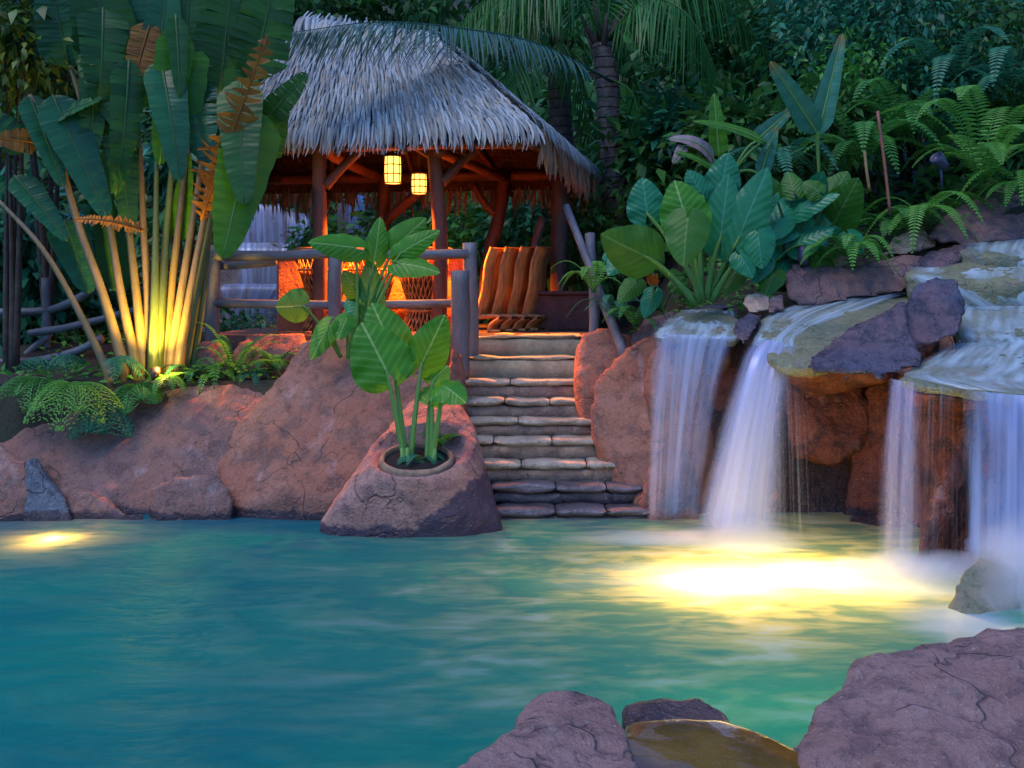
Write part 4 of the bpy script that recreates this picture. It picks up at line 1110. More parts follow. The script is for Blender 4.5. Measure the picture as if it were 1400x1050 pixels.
def ear_plant(root, leaves, stalk=STALK, srad=(.026, .010)):
    """leaves: (base px,py,Y), (join px,py,Y), (tip px,py,Y), width px, material, up-hint, droop"""
    for i, (b, j, t, w, mat, up, dr) in enumerate(leaves):
        B, P, T = at(*b), at(*j), at(*t)
        N = facing(P, up)
        m = ear_blade(P, T, w * P.y / F, N, droop=dr, rnd=random.random())
        lf = m.build('leaf_blade', mat, root)
        mid = B.lerp(P, .55) + V((0, .02, .10 * (P - B).length)) + (B - P).cross(V((0, 1, 0))) * random.uniform(-.04, .04)
        pts = bez(B, mid, P, 9) + [P + (T - P) * .10 - N * .012, P + (T - P) * .35 - N * .004]
        n = len(pts); rr = [srad[0] + (srad[1] - srad[0]) * min(1, k / (n - 2)) for k in range(n)]; rr[-1] = .004; rr[-2] = srad[1] * .8
        m = MB(); m.tube(pts, rr, 7); m.build('leaf_stalk', stalk, root)


def banana(P, T, W, N, sag=.1, fold=.25, torn=0.0, rnd=0.0, nv=44, nu=4, rag=.03, stop=1.0):
    """Long paddle blade from the stalk end P to the tip T."""
    D = T - P; L = D.length
    Dn = D.normalized(); N = (N - Dn * N.dot(Dn)).normalized()
    C = P.lerp(T, .5) + N * (sag * L)
    m = MB(); r = random.Random(int(rnd * 1e6))
    cuts = {-1: [], 1: []}
    def pt(v):
        return P * (1 - v) ** 2 + C * (2 * v * (1 - v)) + T * v * v
    for sg in (-1, 1):
        v = 0.0; strips = []
        while v < 1:
            ln = (r.uniform(.028, .06) if torn > .5 else r.uniform(.05, .12)) if torn else 1.0
            strips.append((v, min(1, v + ln))); v += ln
        for (a, b) in strips:
            k = max(2, int(nv * (b - a))); rows, ar = [], []
            dz = r.uniform(-.5, .25) * torn; sl = r.uniform(-.35, .5) * torn; sh = 1 - r.random() * .35 * torn
            for i in range(k + 1):
                v_ = a + (b - a) * i / k
                q = pt(v_); tg = (pt(min(1, v_ + .01)) - pt(max(0, v_ - .01))).normalized()
                S = tg.cross(N).normalized(); n2 = S.cross(tg).normalized()
                f = (min(1, v_ / .16) ** .55) * (max(0, 1 - v_) ** .42) * 1.12 if v_ < 1 else 0
                f = min(1, f)
                row, at2 = [], []
                for c in range(nu + 1):
                    u = c / nu
                    x = W / 2 * f * u * sh
                    gap = (i / k - .5) * torn * .75 * u * (b - a)
                    z = fold * x - .55 * fold * x * u + dz * x * u + .012 * W * math.sin(v_ * 90 + sg) * u
                    e = rag * W * noise.noise(V((v_ * 9, sg * 3, rnd * 77))) * u
                    row.append(q + S * (sg * (x + e)) + n2 * z + tg * (sl * x * u - gap * L)); at2.append((sg * u, v_, rnd))
                rows.append(row if sg > 0 else row[::-1]); ar.append(at2 if sg > 0 else at2[::-1])
            m.grid(rows, ar)
    return m, [pt(i / 12) for i in range(13)]


def leaflet(m, p, d, n, L, w, rnd, v=0.0, seg=3, sag=.25):
    """Narrow folded leaflet, drooping with its length."""
    s = d.cross(n)
    if s.length < 1e-6: s = V((1, 0, 0))
    s.normalize(); rows, ar = [], []
    for i in range(seg + 1):
        t = i / seg; ww = w * (math.sin(math.pi * (.12 + .86 * t)) ** .8 if i < seg else .02)
        c = p + d * (L * t) + V((0, 0, -sag * L * t * t))
        rows.append([c - s * ww, c - n * (ww * .5), c + s * ww]); ar.append([(-1, v, rnd), (0, v, rnd), (1, v, rnd)])
    m.grid(rows, ar)


def fern_frond(P, az, L, rise, fall_, W, n=22, bip=False, hang=.25, rnd=0.0):
    """Arching frond: az is the heading, rise and fall set the arc."""
    h = V((math.sin(az), math.cos(az), 0))
    p1 = P + h * (L * .45) + V((0, 0, rise * L)); p2 = P + h * (L * .9) + V((0, 0, (rise - fall_) * L))
    cv = bez(P, p1, p2, n); m = MB(); m.tube(cv[::2] if n % 2 == 0 else cv, [.006 - .004 * i / n for i in range(len(cv[::2] if n % 2 == 0 else cv))], 4)
    for i in range(2, n + 1):
        t = i / n; tg = (cv[i] - cv[i - 1]).normalized()
        sd_ = tg.cross(V((0, 0, 1))); sd_ = sd_.normalized() if sd_.length > 1e-3 else V((1, 0, 0))
        nn = sd_.cross(tg).normalized()
        ll = W / 2 * (math.sin(math.pi * (.08 + .9 * t) ** .8)) ** .7 * random.uniform(.88, 1.08)
        for sg in (-1, 1):
            d = (sd_ * sg + tg * .35 + nn * .12).normalized()
            if not bip:
                leaflet(m, cv[i], d, nn, ll, L / n * .40, rnd, t, 3, hang)
            else:
                k = max(4, int(ll / .028)); q0 = cv[i]
                for j in range(1, k + 1):
                    s = j / k; q = q0 + d * (ll * s) + V((0, 0, -hang * ll * s * s * 2))
                    td = (d + V((0, 0, -hang * 4 * s))).normalized(); cs = td.cross(nn).normalized()
                    for s2 in (-1, 1):
                        leaflet(m, q, (cs * s2 + td * .5).normalized(), nn, .034 * (1.1 - .75 * s) + .006, .0095, rnd, t, 2, .1)
    return m


def fern(loc, label, nfr, L, W, mat, rise=.55, fall_=.75, spread=(0, 2 * math.pi), n=22, bip=False, hang=.25, group='ferns', name='fern', jit=.25):
    root = empty(name, loc, label, 'fern', group)
    for k in range(nfr):
        a = spread[0] + (spread[1] - spread[0]) * (k + random.uniform(-.35, .35)) / max(1, nfr - (0 if spread[1] - spread[0] > 6 else 1))
        ll = L * random.uniform(1 - jit, 1 + jit)
        m = fern_frond(V(loc) + V((random.uniform(-.03, .03), random.uniform(-.03, .03), 0)), a, ll, rise * random.uniform(.7, 1.3), fall_ * random.uniform(.7, 1.3), W * random.uniform(.85, 1.15), n, bip, hang, random.random())
        m.build('frond', mat, root)
    return root


def palm_frond(pts, L, w, hang, n=60, both=True, rnd=0.0, tw=.5, rad=.022):
    cv = crom(pts, 14); m = MB(); N = len(cv)
    m.tube(cv[::3] + [cv[-1]], [rad * (1 - .85 * i / (len(cv[::3]))) for i in range(len(cv[::3]) + 1)], 5)
    for k in range(n):
        t = .12 + .88 * k / (n - 1); x = t * (N - 1); i = min(N - 2, int(x)); p = cv[i].lerp(cv[i + 1], x - i)
        tg = (cv[i + 1] - cv[i]).normalized()
        sd_ = tg.cross(V((0, 0, 1))); sd_ = sd_.normalized() if sd_.length > .05 else V((0, 1, 0))
        ll = L * (math.sin(math.pi * (.12 + .8 * t))) ** .6 * random.uniform(.85, 1.1)
        for sg in (-1, 1):
            d = (sd_ * sg * .8 + tg * random.uniform(.4, .75) + V((0, 0, random.uniform(-.35, .1) - hang))).normalized()
            nn = sd_.cross(tg).normalized()
            leaflet(m, p, d, nn, ll, w, rnd + random.random() * .01, t, 5, tw)
    return m


def np_leaves(c, d, nrm, L, Wd, fold=.25):
    """Vectorised folded leaves -> verts (n,5,3)."""
    s = np.cross(d, nrm); s /= np.linalg.norm(s, axis=1, keepdims=True) + 1e-9
    n2 = np.cross(s, d)
    L = L[:, None]; Wd = Wd[:, None]
    b = c; tip = c + d * L - n2 * L * .18; mid = c + d * L * .45 + n2 * L * .03
    l = c + d * L * .42 - s * Wd + n2 * Wd * fold; r = c + d * L * .42 + s * Wd + n2 * Wd * fold
    return np.stack([b, l, mid, r, tip], 1)


def leaf_obj(name, V5, mat, parent=None, origin=None):
    n = len(V5); v = V5.reshape(-1, 3)
    o0 = np.array(wloc(parent) if parent is not None else (origin or (0, 0, 0)))
    i = np.arange(n)[:, None] * 5
    f = np.concatenate([i + np.array([[0, 2, 1]]), i + np.array([[0, 3, 2]]), i + np.array([[1, 2, 4]]), i + np.array([[2, 3, 4]])], 0)
    me = bpy.data.meshes.new(name)
    me.vertices.add(n * 5); me.vertices.foreach_set('co', (v - o0).ravel().astype(np.float32))
    nf = len(f); me.loops.add(nf * 3); me.loops.foreach_set('vertex_index', f.ravel().astype(np.int32))
    me.polygons.add(nf); me.polygons.foreach_set('loop_start', np.arange(nf, dtype=np.int32) * 3)
    a = me.attributes.new('uvw', 'FLOAT_VECTOR', 'POINT')
    uv = np.zeros((n, 5, 3), np.float32); uv[:, :, 1] = [0, .5, .5, .5, 1]; uv[:, 1, 0] = -1; uv[:, 3, 0] = 1; uv[:, :, 2] = rng.random((n, 1))
    a.data.foreach_set('vector', uv.ravel())
    me.materials.append(mat); me.update(calc_edges=True); me.validate()
    me.polygons.foreach_set('use_smooth', [True] * len(me.polygons))
    o = bpy.data.objects.new(name, me); COL.objects.link(o)
    if parent is not None: o.parent = parent
    else: o.location = tuple(o0)
    return o


def unit(a):
    return a / (np.linalg.norm(a, axis=-1, keepdims=True) + 1e-9)


def crown_leaves(c, rad, n, size, aspect=.32, clumps=26, spread=.34, droop=.4, shell=.5):
    """Leaf clumps scattered through an ellipsoid, denser outside, with gaps."""
    c = np.array(c); rad = np.array(rad)
    k = unit(rng.normal(size=(clumps, 3))) * (shell + (1 - shell) * rng.random((clumps, 1))) * rad * .85
    idx = rng.integers(0, clumps, n)
    off = rng.normal(size=(n, 3)) * rad.mean() * spread * (.5 + rng.random((clumps, 1))[idx])
    p = c + k[idx] + off * np.array([1, 1, .8])
    d = unit(unit(off) * .7 + unit(k[idx]) * .5 + rng.normal(size=(n, 3)) * .45 + np.array([0, 0, -droop]))
    nr = unit(np.array([0, 0, 1.0]) + rng.normal(size=(n, 3)) * .45)
    L = size * (.6 + .8 * rng.random(n))
    return np_leaves(p, d, nr, L, L * aspect * .5 * (.8 + .4 * rng.random(n)))


BUSH = [leaf_mat('bush_leaf_deep', (.05, .19, .035), (.02, .085, .02), 0, .3, .42),
        leaf_mat('bush_leaf_teal', (.04, .26, .13), (.018, .12, .065), 0, .25, .38),
        leaf_mat('bush_leaf_olive', (.11, .19, .02), (.05, .10, .014), 0, .35, .45),
        leaf_mat('bush_leaf_bright', (.09, .36, .05), (.045, .18, .03), 0, .35, .4)]
BARK = plain('bark_brown', (.07, .05, .035), .8, scale=8, c2=(.035, .026, .02), bump=.8)


def bush(px, py, Y, wpx, hpx, n, size, mk, label, cat='shrub', name='leafy_shrub', group='shrubs of the jungle', aspect=.4, depth=.8, **k):
    c = at(px, py, Y); s = Y / F; base = V((c.x, c.y, gz(c.x, c.y) - .05))
    root = empty(name, base, label, cat, group)
    rad = (wpx / 2 * s, max(wpx, hpx) / 2 * s * depth, hpx / 2 * s)
    leaf_obj('crown' if name.endswith('tree') else 'foliage', crown_leaves(c, rad, n, size, aspect, **k), BUSH[mk], root)
    m = MB(); r = random.Random(px + py)
    for j in range(4):
        e = V(c) + V((r.uniform(-.6, .6) * rad[0], r.uniform(-.5, .5) * rad[1], r.uniform(-.2, .7) * rad[2]))
        h = max(.2, (e - base).length); m.tube(bez(base + V((r.uniform(-.06, .06), 0, -.1)), base.lerp(e, .5) + V((r.uniform(-.15, .15), 0, .1 * h)), e, 8), [max(.006, .022 * (1 - i / 9) * min(2.2, h ** .5)) for i in range(9)], 6)
    m.build('trunk' if name.endswith('tree') else 'stem', BARK, root)
    return root


# ------------------------------------------------------------------ elephant ear plants
pb = at(572, 632, 8.75)
pot = empty('elephant_ear_plant', pb, 'bright green elephant ear plant growing in the round hole of the pointed boulder', 'elephant ear', 'elephant ear plants')
ear_plant(pot, [
    ((556, 640, 8.72), (529, 508, 8.72), (494, 440, 8.78), 92, EAR, .2, .05),
    ((557, 638, 8.74), (536, 476, 8.95), (508, 413, 9.0), 70, EAR, .1, .1),
    ((560, 640, 8.74), (577, 497, 8.85), (608, 431, 8.75), 62, EAR, .0, .06),
    ((588, 640, 8.72), (606, 528, 8.66), (636, 545, 8.5), 50, EAR, .9, .2),
    ((585, 638, 8.76), (592, 520, 8.9), (612, 498, 8.95), 40, EAR, .5, .2),
    ((590, 640, 8.74), (590, 545, 8.8), (600, 520, 8.95), 42, EAR, .4, .2)], srad=(.032, .013))
for k in range(5):
    m = MB(); a = at(552 + k * 2.5 if k < 3 else 584 + k * 2, 645, 8.70 + .02 * (k % 2)); m.tube([a + V((0, 0, -.05)), a + V((.005, 0, .10)), a + V((.01 * (k - 2), 0, .22))], [.032, .036, .014], 8); m.build('sheath', STALK, pot)
cen = empty('elephant_ear_plant', at(472, 492, 10.0), 'tall elephant ear plant with variegated leaves on top of the terracotta boulder', 'elephant ear', 'elephant ear plants')
EARV = leaf_mat('ear_leaf_variegated', (.09, .30, .04), (.06, .2, .03), 1, .35, .38, veincol=(.55, .66, .2))
b1, b2, b3 = (466, 488, 9.95), (476, 490, 9.95), (486, 482, 10.0)
ear_plant(cen, [
    (b1, (414, 418, 9.7), (378, 420, 9.55), 50, EARV, -.1, .1),
    (b1, (449, 446, 9.75), (425, 491, 9.6), 34, EAR, .5, .1),
    (b3, (486, 339, 9.9), (422, 330, 9.7), 42, EAR, .35, .08),
    (b3, (513, 350, 10.0), (520, 296, 10.0), 34, EAR, .0, .1),
    (b3, (540, 338, 10.05), (582, 298, 10.0), 48, EAR, .1, .1),
    (b3, (548, 346, 9.95), (600, 314, 9.9), 36, EAR, .3, .12),
    (b3, (546, 360, 9.9), (600, 368, 9.75), 40, EAR, .7, .14),
    (b2, (508, 424, 9.95), (505, 352, 10.0), 42, EARD, -.1, .1),
    (b2, (490, 400, 10.0), (470, 372, 9.9), 36, EARD, .2, .15),
    (b2, (474, 435, 9.85), (462, 462, 9.7), 32, EAR, .6, .2),
    (b3, (492, 410, 10.05), (478, 440, 9.95), 40, EARB, .5, .15)], srad=(.024, .009))
rb = (968, 412, 9.75)
rgt = empty('elephant_ear_plant', at(*rb), 'huge elephant ear plant with green and teal leaves spreading above the left algae shelf', 'elephant ear', 'elephant ear plants')
ear_plant(rgt, [
    ((950, 416, 9.7), (886, 352, 9.45), (824, 322, 9.25), 78, EARD, -.1, .1),
    ((955, 414, 9.72), (940, 306, 9.5), (922, 246, 9.55), 74, EAR, .0, .06),
    ((960, 412, 9.72), (940, 300, 9.35), (934, 362, 9.2), 66, EARD, .4, .1),
    ((962, 410, 9.8), (885, 292, 9.9), (878, 242, 9.95), 58, EARB, .1, .06),
    ((966, 410, 9.8), (985, 326, 9.7), (996, 238, 9.7), 60, EARB, .1, .05),
    ((968, 410, 9.85), (1008, 330, 9.65), (1050, 228, 9.6), 66, EARB, .1, .05),
    ((970, 408, 9.95), (985, 262, 10.1), (996, 208, 10.1), 54, EARB, .1, .08),
    ((960, 410, 9.9), (962, 270, 10.0), (940, 232, 10.0), 40, EARB, .3, .1),
    ((975, 410, 9.85), (1036, 318, 9.6), (1042, 366, 9.5), 48, EARB, .6, .12),
    ((972, 412, 9.8), (1012, 350, 9.6), (1030, 378, 9.5), 36, EARB, .7, .15),
    ((955, 414, 9.8), (860, 340, 9.8), (832, 372, 9.6), 44, EARB, .7, .15)], stalk=STALK, srad=(.036, .013))
rg2 = empty('elephant_ear_plant', at(1078, 395, 10.3), 'second mass of teal elephant ears behind the dark purple ledge rock', 'elephant ear', 'elephant ear plants')
LV = []
for (j, t, w, mt, up) in [((1060, 305), (1096, 256), 48, EARB, .4), ((1090, 290), (1145, 262), 34, EARB, .8), ((1096, 300), (1060, 330), 40, EARB, .8), ((1070, 290), (1050, 320), 36, EARB, .8),
                          ((1120, 262), (1098, 248), 34, EARD, .6), ((1140, 305), (1172, 246), 62, EARD, .0), ((1110, 320), (1120, 352), 40, EARB, .7), ((1080, 345), (1062, 375), 40, EARB, .6),
                          ((1045, 355), (1030, 385), 34, EARB, .7), ((1105, 352), (1085, 385), 36, EARD, .6), ((1020, 300), (1065, 262), 40, EARB, .3), ((1135, 270), (1160, 232), 44, EARD, .2),
                          ((1160, 320), (1178, 345), 34, EARB, .8), ((1060, 268), (1040, 240), 36, EARD, .4), ((1086, 262), (1076, 232), 34, EARD, .2), ((1128, 305), (1150, 248), 50, EARB, .2), ((1088, 335), (1138, 310), 46, EARB, .7), ((1062, 335), (1018, 352), 44, EARB, .7),
                          ((1005, 375), (990, 402), 34, EARD, .7), ((1058, 372), (1046, 402), 38, EARD, .7), ((1120, 345), (1150, 372), 38, EARD, .7), ((1105, 285), (1122, 240), 46, EARB, .2)]:
    LV.append(((1078 + random.uniform(-20, 20), 398, 10.2), (j[0], j[1], 10.0 + random.uniform(-.2, .3)), (t[0], t[1], 9.9 + random.uniform(-.2, .3)), w, mt, up, .12))
ear_plant(rg2, LV, STALKD, (.02, .008))
lf3 = empty('elephant_ear_plant', at(905, 420, 10.2), 'small low elephant ear with dark leaves beside the hand rail', 'elephant ear', 'elephant ear plants')
ear_plant(lf3, [((900, 425, 10.2), (870, 385, 10.1), (846, 410, 9.95), 34, EARD, .6, .2), ((905, 425, 10.2), (893, 400, 10.0), (880, 432, 9.9), 30, EARB, .6, .2),
                ((905, 425, 10.2), (925, 385, 10.15), (940, 402, 10.1), 32, EARD, .7, .2), ((905, 425, 10.2), (850, 350, 10.3), (826, 352, 10.2), 40, EARB, .4, .2),
                ((908, 425, 10.2), (890, 360, 10.3), (905, 340, 10.3), 34, EARD, .4, .2)], STALKD, (.015, .007))

# ------------------------------------------------------------------ fan palm (fan of tall stems with paddle blades), lit from below
BAN = leaf_mat('paddle_leaf_green', (.034, .145, .022), (.018, .08, .018), 2, .32, .4, veincol=(.06, .14, .05))
BANL = leaf_mat('paddle_leaf_bright', (.085, .30, .016), (.05, .19, .012), 2, .45, .35, veincol=(.13, .28, .06))
BANB = leaf_mat('paddle_leaf_blue', (.022, .145, .05), (.012, .075, .03), 2, .2, .32, veincol=(.06, .14, .12))
BANY = leaf_mat('paddle_leaf_dry', (.38, .17, .02), (.22, .09, .014), 2, .4, .5, veincol=(.45, .18, .05))
FSTK = plain('fan_stalk', (.24, .17, .085), .5, scale=3, c2=(.14, .12, .045), bump=.35, stretch=(2, 2, .3))
FSTG = plain('fan_stalk_green', (.10, .16, .04), .45, scale=3, c2=(.07, .10, .03), bump=.3, stretch=(2, 2, .3))
fanb = at(205, 505, 10.4)
fan = empty('fan_palm', fanb, 'huge fan of tall stems and paddle leaves lit yellow from below at the left', 'palm', None)
# stems: (points px,py,Y), base and top radius, material
STEMS = [
    ([(154, 522, 10.2), (110, 430, 10.15), (58, 340, 10.1), (-6, 270, 10.1)], .060, .02, FSTK),
    ([(172, 510, 10.3), (140, 400, 10.3), (108, 310, 10.35), (70, 180, 10.4), (40, 130, 10.4)], .078, .024, FSTK),
    ([(187, 505, 10.35), (165, 400, 10.4), (150, 310, 10.5), (128, 200, 10.6), (96, 90, 10.6)], .075, .024, FSTK),
    ([(197, 502, 10.4), (186, 400, 10.45), (176, 310, 10.5), (160, 200, 10.6), (152, 90, 10.65)], .075, .024, FSTK),
    ([(205, 500, 10.45), (202, 400, 10.5), (196, 310, 10.55), (192, 220, 10.6), (186, 150, 10.7)], .075, .024, FSTK),
    ([(210, 500, 10.35), (212, 400, 10.35), (213, 310, 10.4), (214, 220, 10.4)], .085, .022, FSTG),
    ([(216, 500, 10.4), (222, 400, 10.4), (228, 310, 10.5), (236, 220, 10.5), (250, 100, 10.6)], .078, .024, FSTG),
    ([(224, 500, 10.45), (234, 400, 10.5), (244, 310, 10.5), (255, 210, 10.6), (268, 110, 10.6)], .075, .022, FSTK),
    ([(232, 503, 10.4), (248, 400, 10.45), (262, 310, 10.5), (280, 200, 10.6), (300, 100, 10.65)], .075, .022, FSTK),
    ([(243, 505, 10.35), (260, 400, 10.35), (277, 310, 10.4), (292, 215, 10.4), (325, 130, 10.4)], .070, .020, FSTK),
    ([(252, 505, 10.5), (270, 400, 10.55), (286, 310, 10.6), (318, 180, 10.7), (345, 90, 10.7)], .062, .020, FSTG),
    ([(262, 505, 10.6), (276, 420, 10.65), (283, 350, 10.7), (300, 220, 10.8), (340, 60, 10.9)], .055, .020, FSTG)]
for i, (p, r0, r1, mt) in enumerate(STEMS):
    pts = crom([at(*q) for q in p], 6); n = len(pts)
    pts[0] = pts[0] + V((0, 0, -.2))
    m = MB(); m.tube(pts, [.86 * r0 + (r1 - .86 * r0) * (k / (n - 1)) ** .6 for k in range(n)], 9, wob=.06); m.build('stem', mt, fan)
# blades: stalk end, tip, width px, material, up-hint, sag, fold, torn
BL = [
    ((152, 92, 10.6), (118, -90, 10.5), 88, BAN, .1, .05, .2, 0), ((96, 92, 10.6), (62, -60, 10.4), 70, BANB, .2, .06, .2, 0),
    ((128, 60, 10.5), (186, 205, 10.3), 62, BAN, .2, .08, .2, 0), ((206, 30, 10.45), (178, 132, 10.3), 44, BANY, .1, .05, .15, .15),
    ((244, 34, 10.35), (218, 226, 10.2), 50, BANL, .1, .06, .25, 0), ((240, 20, 10.3), (246, 134, 10.1), 30, BAN, .2, .05, .3, 0),
    ((215, 100, 10.5), (232, -40, 10.5), 56, BANB, .2, .05, .2, 0), ((250, 105, 10.6), (268, -80, 10.6), 60, BAN, .1, .05, .2, 0),
    ((300, 130, 10.65), (322, -80, 10.6), 88, BAN, .1, .05, .2, .12), ((345, 110, 10.7), (392, -90, 10.6), 84, BAN, .1, .05, .2, .12),
    ((275, 300, 10.25), (366, 48, 10.0), 74, BANY, .2, .06, .2, 1.0), ((350, 150, 10.35), (304, 354, 9.95), 80, BANL, .05, .05, .16, 0),
    ((342, 190, 10.5), (420, 100, 10.3), 46, BAN, .4, .08, .2, .1), ((352, 215, 10.6), (386, 130, 10.4), 58, BAN, .2, .05, .2, 0),
    ((72, 130, 10.3), (146, 298, 10.2), 60, BANB, .2, .05, .2, 0), ((40, 130, 10.4), (86, 256, 10.2), 42, BANB, .3, .08, .2, 0),
    ((62, 172, 10.4), (140, 135, 10.2), 40, BANB, 1.0, .1, .2, .1), ((40, 205, 10.6), (-30, 150, 10.4), 52, BANB, .7, .1, .2, .1),
    ((128, 210, 10.5), (145, 268, 10.4), 36, BANL, .2, .05, .2, 0), ((162, 150, 10.55), (178, 318, 10.4), 46, BAN, .2, .05, .25, 0),
    ((196, 315, 10.1), (100, 300, 9.9), 30, BANY, .9, .16, .2, .7), ((-6, 272, 10.1), (-70, 200, 9.9), 60, BANB, .7, .1, .2, .2),
    ((20, 240, 10.3), (92, 330, 10.2), 40, BANB, .3, .06, .2, 0), ((88, 300, 10.7), (122, 402, 10.6), 54, BANB, .3, .05, .2, 0),
    ((52, 196, 10.35), (-10, 190, 10.1), 40, BANY, .5, .1, .2, .2), ((185, 150, 10.7), (196, 60, 10.7), 46, BANB, .2, .05, .2, 0),
    ((245, 330, 10.7), (258, 210, 10.6), 30, BANL, .1, .05, .2, 0), ((165, 400, 10.8), (128, 230, 10.8), 46, BAN, .2, .05, .2, 0),
    ((268, 110, 10.6), (302, 190, 10.4), 40, BAN, .3, .1, .2, .1), ((290, 90, 10.8), (282, -60, 10.8), 80, BANB, .2, .05, .2, 0),
    ((175, 60, 10.8), (160, -90, 10.8), 70, BANB, .2, .05, .2, 0)]
rb_ = random.Random(44)
for k in range(9):
    x0 = rb_.uniform(70, 330); y0 = rb_.uniform(10, 140); ln = rb_.uniform(110, 200); lean = (x0 - 205) * .18
    Yk = rb_.uniform(10.15, 10.6)
    BL.append(((x0, y0, Yk), (x0 + lean + rb_.uniform(-25, 25), y0 + ln, Yk - rb_.uniform(.1, .5)), rb_.uniform(44, 70), rb_.choice([BAN, BANL, BANB, BAN, BANL]), rb_.uniform(0, .4), rb_.uniform(.05, .2), .25, rb_.choice([0, 0, .15, .3])))
for i, (a, b, w_, mt, up, sg, fo_, to) in enumerate(BL):
    P, T = at(*a), at(*b)
    m, mid = banana(P, T, w_ * P.y / F, facing(P, up) + V((random.uniform(-.25, .25), 0, 0)), sg, fo_, to, random.random())
    bl = m.build('leaf_blade', mt, fan)
    m = MB(); m.tube(mid, [.016 * (1 - .8 * k / 12) + .002 for k in range(13)], 5); m.build('midrib', BANY if mt is BANY else STALKD if mt is not BANL else STALK, bl)

# bird-of-paradise / heliconia plants on the right slope
def paddle_plant(name, base, label, leaves, smat=STALK, group=None, cat='plant'):
    root = empty(name, at(*base), label, cat, group)
    for (a, b, w_, mt, up, sg, fo_, to) in leaves:
        P, T = at(*a), at(*b); B = at(*base)
        m, mid = banana(P, T, w_ * P.y / F, facing(P, up), sg, fo_, to, random.random(), rag=.02); bl = m.build('leaf_blade', mt, root)
        pts = bez(B, B.lerp(P, .6) + V((0, 0, .12)), P, 7) + mid[1:]
        m = MB(); m.tube(pts, [.018] * 7 + [.014 * (1 - .8 * k / 13) + .002 for k in range(len(pts) - 7)], 6); m.build('leaf_stalk', smat, root)
TEALP = leaf_mat('paddle_leaf_teal', (.05, .24, .14), (.03, .15, .09), 2, .3, .35, tip=(.30, .14, .03), veincol=(.1, .3, .2))
paddle_plant('banana_plant', (1120, 245, 10.6), 'young banana plant with two teal leaves in a V and a brown scorched tip', [
    ((1117, 182, 10.5), (1053, 84, 10.3), 34, TEALP, .1, .04, .3, 0), ((1118, 186, 10.5), (1152, 46, 10.5), 30, TEALP, .0, .04, .45, 0), ((1114, 150, 10.55), (1132, 98, 10.55), 16, BANB, .3, .05, .3, 0)])
DRY = leaf_mat('paddle_leaf_withered', (.36, .30, .33), (.22, .13, .12), 2, .3, .6, veincol=(.4, .3, .3))
paddle_plant('banana_plant', (1000, 240, 10.9), 'banana plant with a horizontal leaf, an upright one and withered curled leaves', [
    ((984, 215, 10.8), (976, 128, 10.8), 26, BANL, .1, .05, .2, 0), ((1046, 195, 10.7), (948, 166, 10.5), 22, BANL, 1.0, .12, .2, 0), ((1032, 195, 10.9), (1082, 150, 10.8), 26, TEALP, .3, .08, .3, 0),
    ((976, 222, 10.7), (914, 190, 10.6), 26, DRY, .9, .45, .2, 0), ((978, 232, 10.6), (924, 208, 10.5), 14, BANL, .8, .15, .2, 0), ((935, 200, 10.6), (920, 224, 10.5), 16, DRY, .2, .3, .2, 0),
    ((1040, 240, 10.8), (1062, 172, 10.8), 22, TEALP, .2, .06, .2, 0)])

# ------------------------------------------------------------------ ferns
FERNL = leaf_mat('fern_bright', (.14, .40, .06), (.08, .27, .04), 0, .35, .45)
FERNG = leaf_mat('fern_green', (.075, .30, .05), (.04, .18, .035), 0, .35, .45)
FERNB = leaf_mat('fern_teal', (.05, .25, .12), (.025, .14, .08), 0, .3, .42)
random.seed(21)
lf = empty('hanging_fern', at(95, 525, 9.75), 'feathery bright green fern drooping over the left bank rock', 'fern', 'ferns')
for (px, py, Y, n, az0, az1, L, rise, fl_, W, mt) in [
        (100, 526, 9.7, 8, R(95), R(275), .56, .2, .62, .46, FERNL), (60, 520, 9.8, 6, R(150), R(330), .45, .25, .55, .34, FERNG), (138, 552, 9.7, 7, R(80), R(250), .34, .12, .85, .34, FERNB),
        (70, 505, 9.95, 5, R(-90), R(60), .45, .5, .4, .30, FERNB)]:
    for k in range(n):
        az = az0 + (az1 - az0) * (k + .5) / n + random.uniform(-.15, .15)
        fern_frond(at(px + random.uniform(-8, 8), py, Y), az, L * random.uniform(.8, 1.15), rise * random.uniform(.6, 1.4), fl_ * random.uniform(.8, 1.2), W, 11, True, .42, random.random()).build('frond', mt, lf)
fern(at(190, 528, 9.95), 'small feathery fern in front of the lit stem bases', 9, .36, .26, FERNG, .35, .8, (R(70), R(290)), 14, True, .4)
fern(at(228, 520, 10.0), 'small yellow-lit fern glowing right beside the garden spotlight', 9, .30, .16, FERNL, .45, .7, n=16)
fern(at(152, 500, 10.0), 'thin drooping fern crossing the leftmost lit stem', 6, .40, .2, FERNB, .55, .9, (R(20), R(160)), 16, False, .6)
fern(at(320, 515, 10.45), 'upright sword fern growing between bank rock and low red rock', 8, .62, .13, FERNG, 1.0, .25, n=26)
for i, (x, y, lb) in enumerate([(262, 520, 'low fern clump at the foot of the left fence post'), (292, 522, 'low fern clump left of the upright sword fern'), (348, 518, 'low fern clump right of the upright sword fern'), (375, 505, 'low fern clump against the terracotta boulder')]):
    fern(at(x, y, 10.4 + .05 * i), lb, 11, .40, .16, FERNG if i % 2 else FERNB, .7, .7, n=16)
fern(at(1165, 358, 9.95), 'bright lime green fern on top of the dark purple ledge rock', 15, .60, .19, FERNL, .75, .85, n=24)
fern(at(1130, 352, 9.95), 'pale fern frond spray reaching left above the ledge rock', 5, .5, .13, FERNL, .45, .6, (R(225), R(320)), n=22)
fern(at(1345, 250, 10.6), 'tall upright fern with long ladder fronds at the right edge', 16, 1.15, .30, FERNL, .95, .5, n=36)
fern(at(1262, 300, 10.5), 'arching green fern hanging over the grey-pink rock', 12, .8, .22, FERNL, .55, .85, n=30)
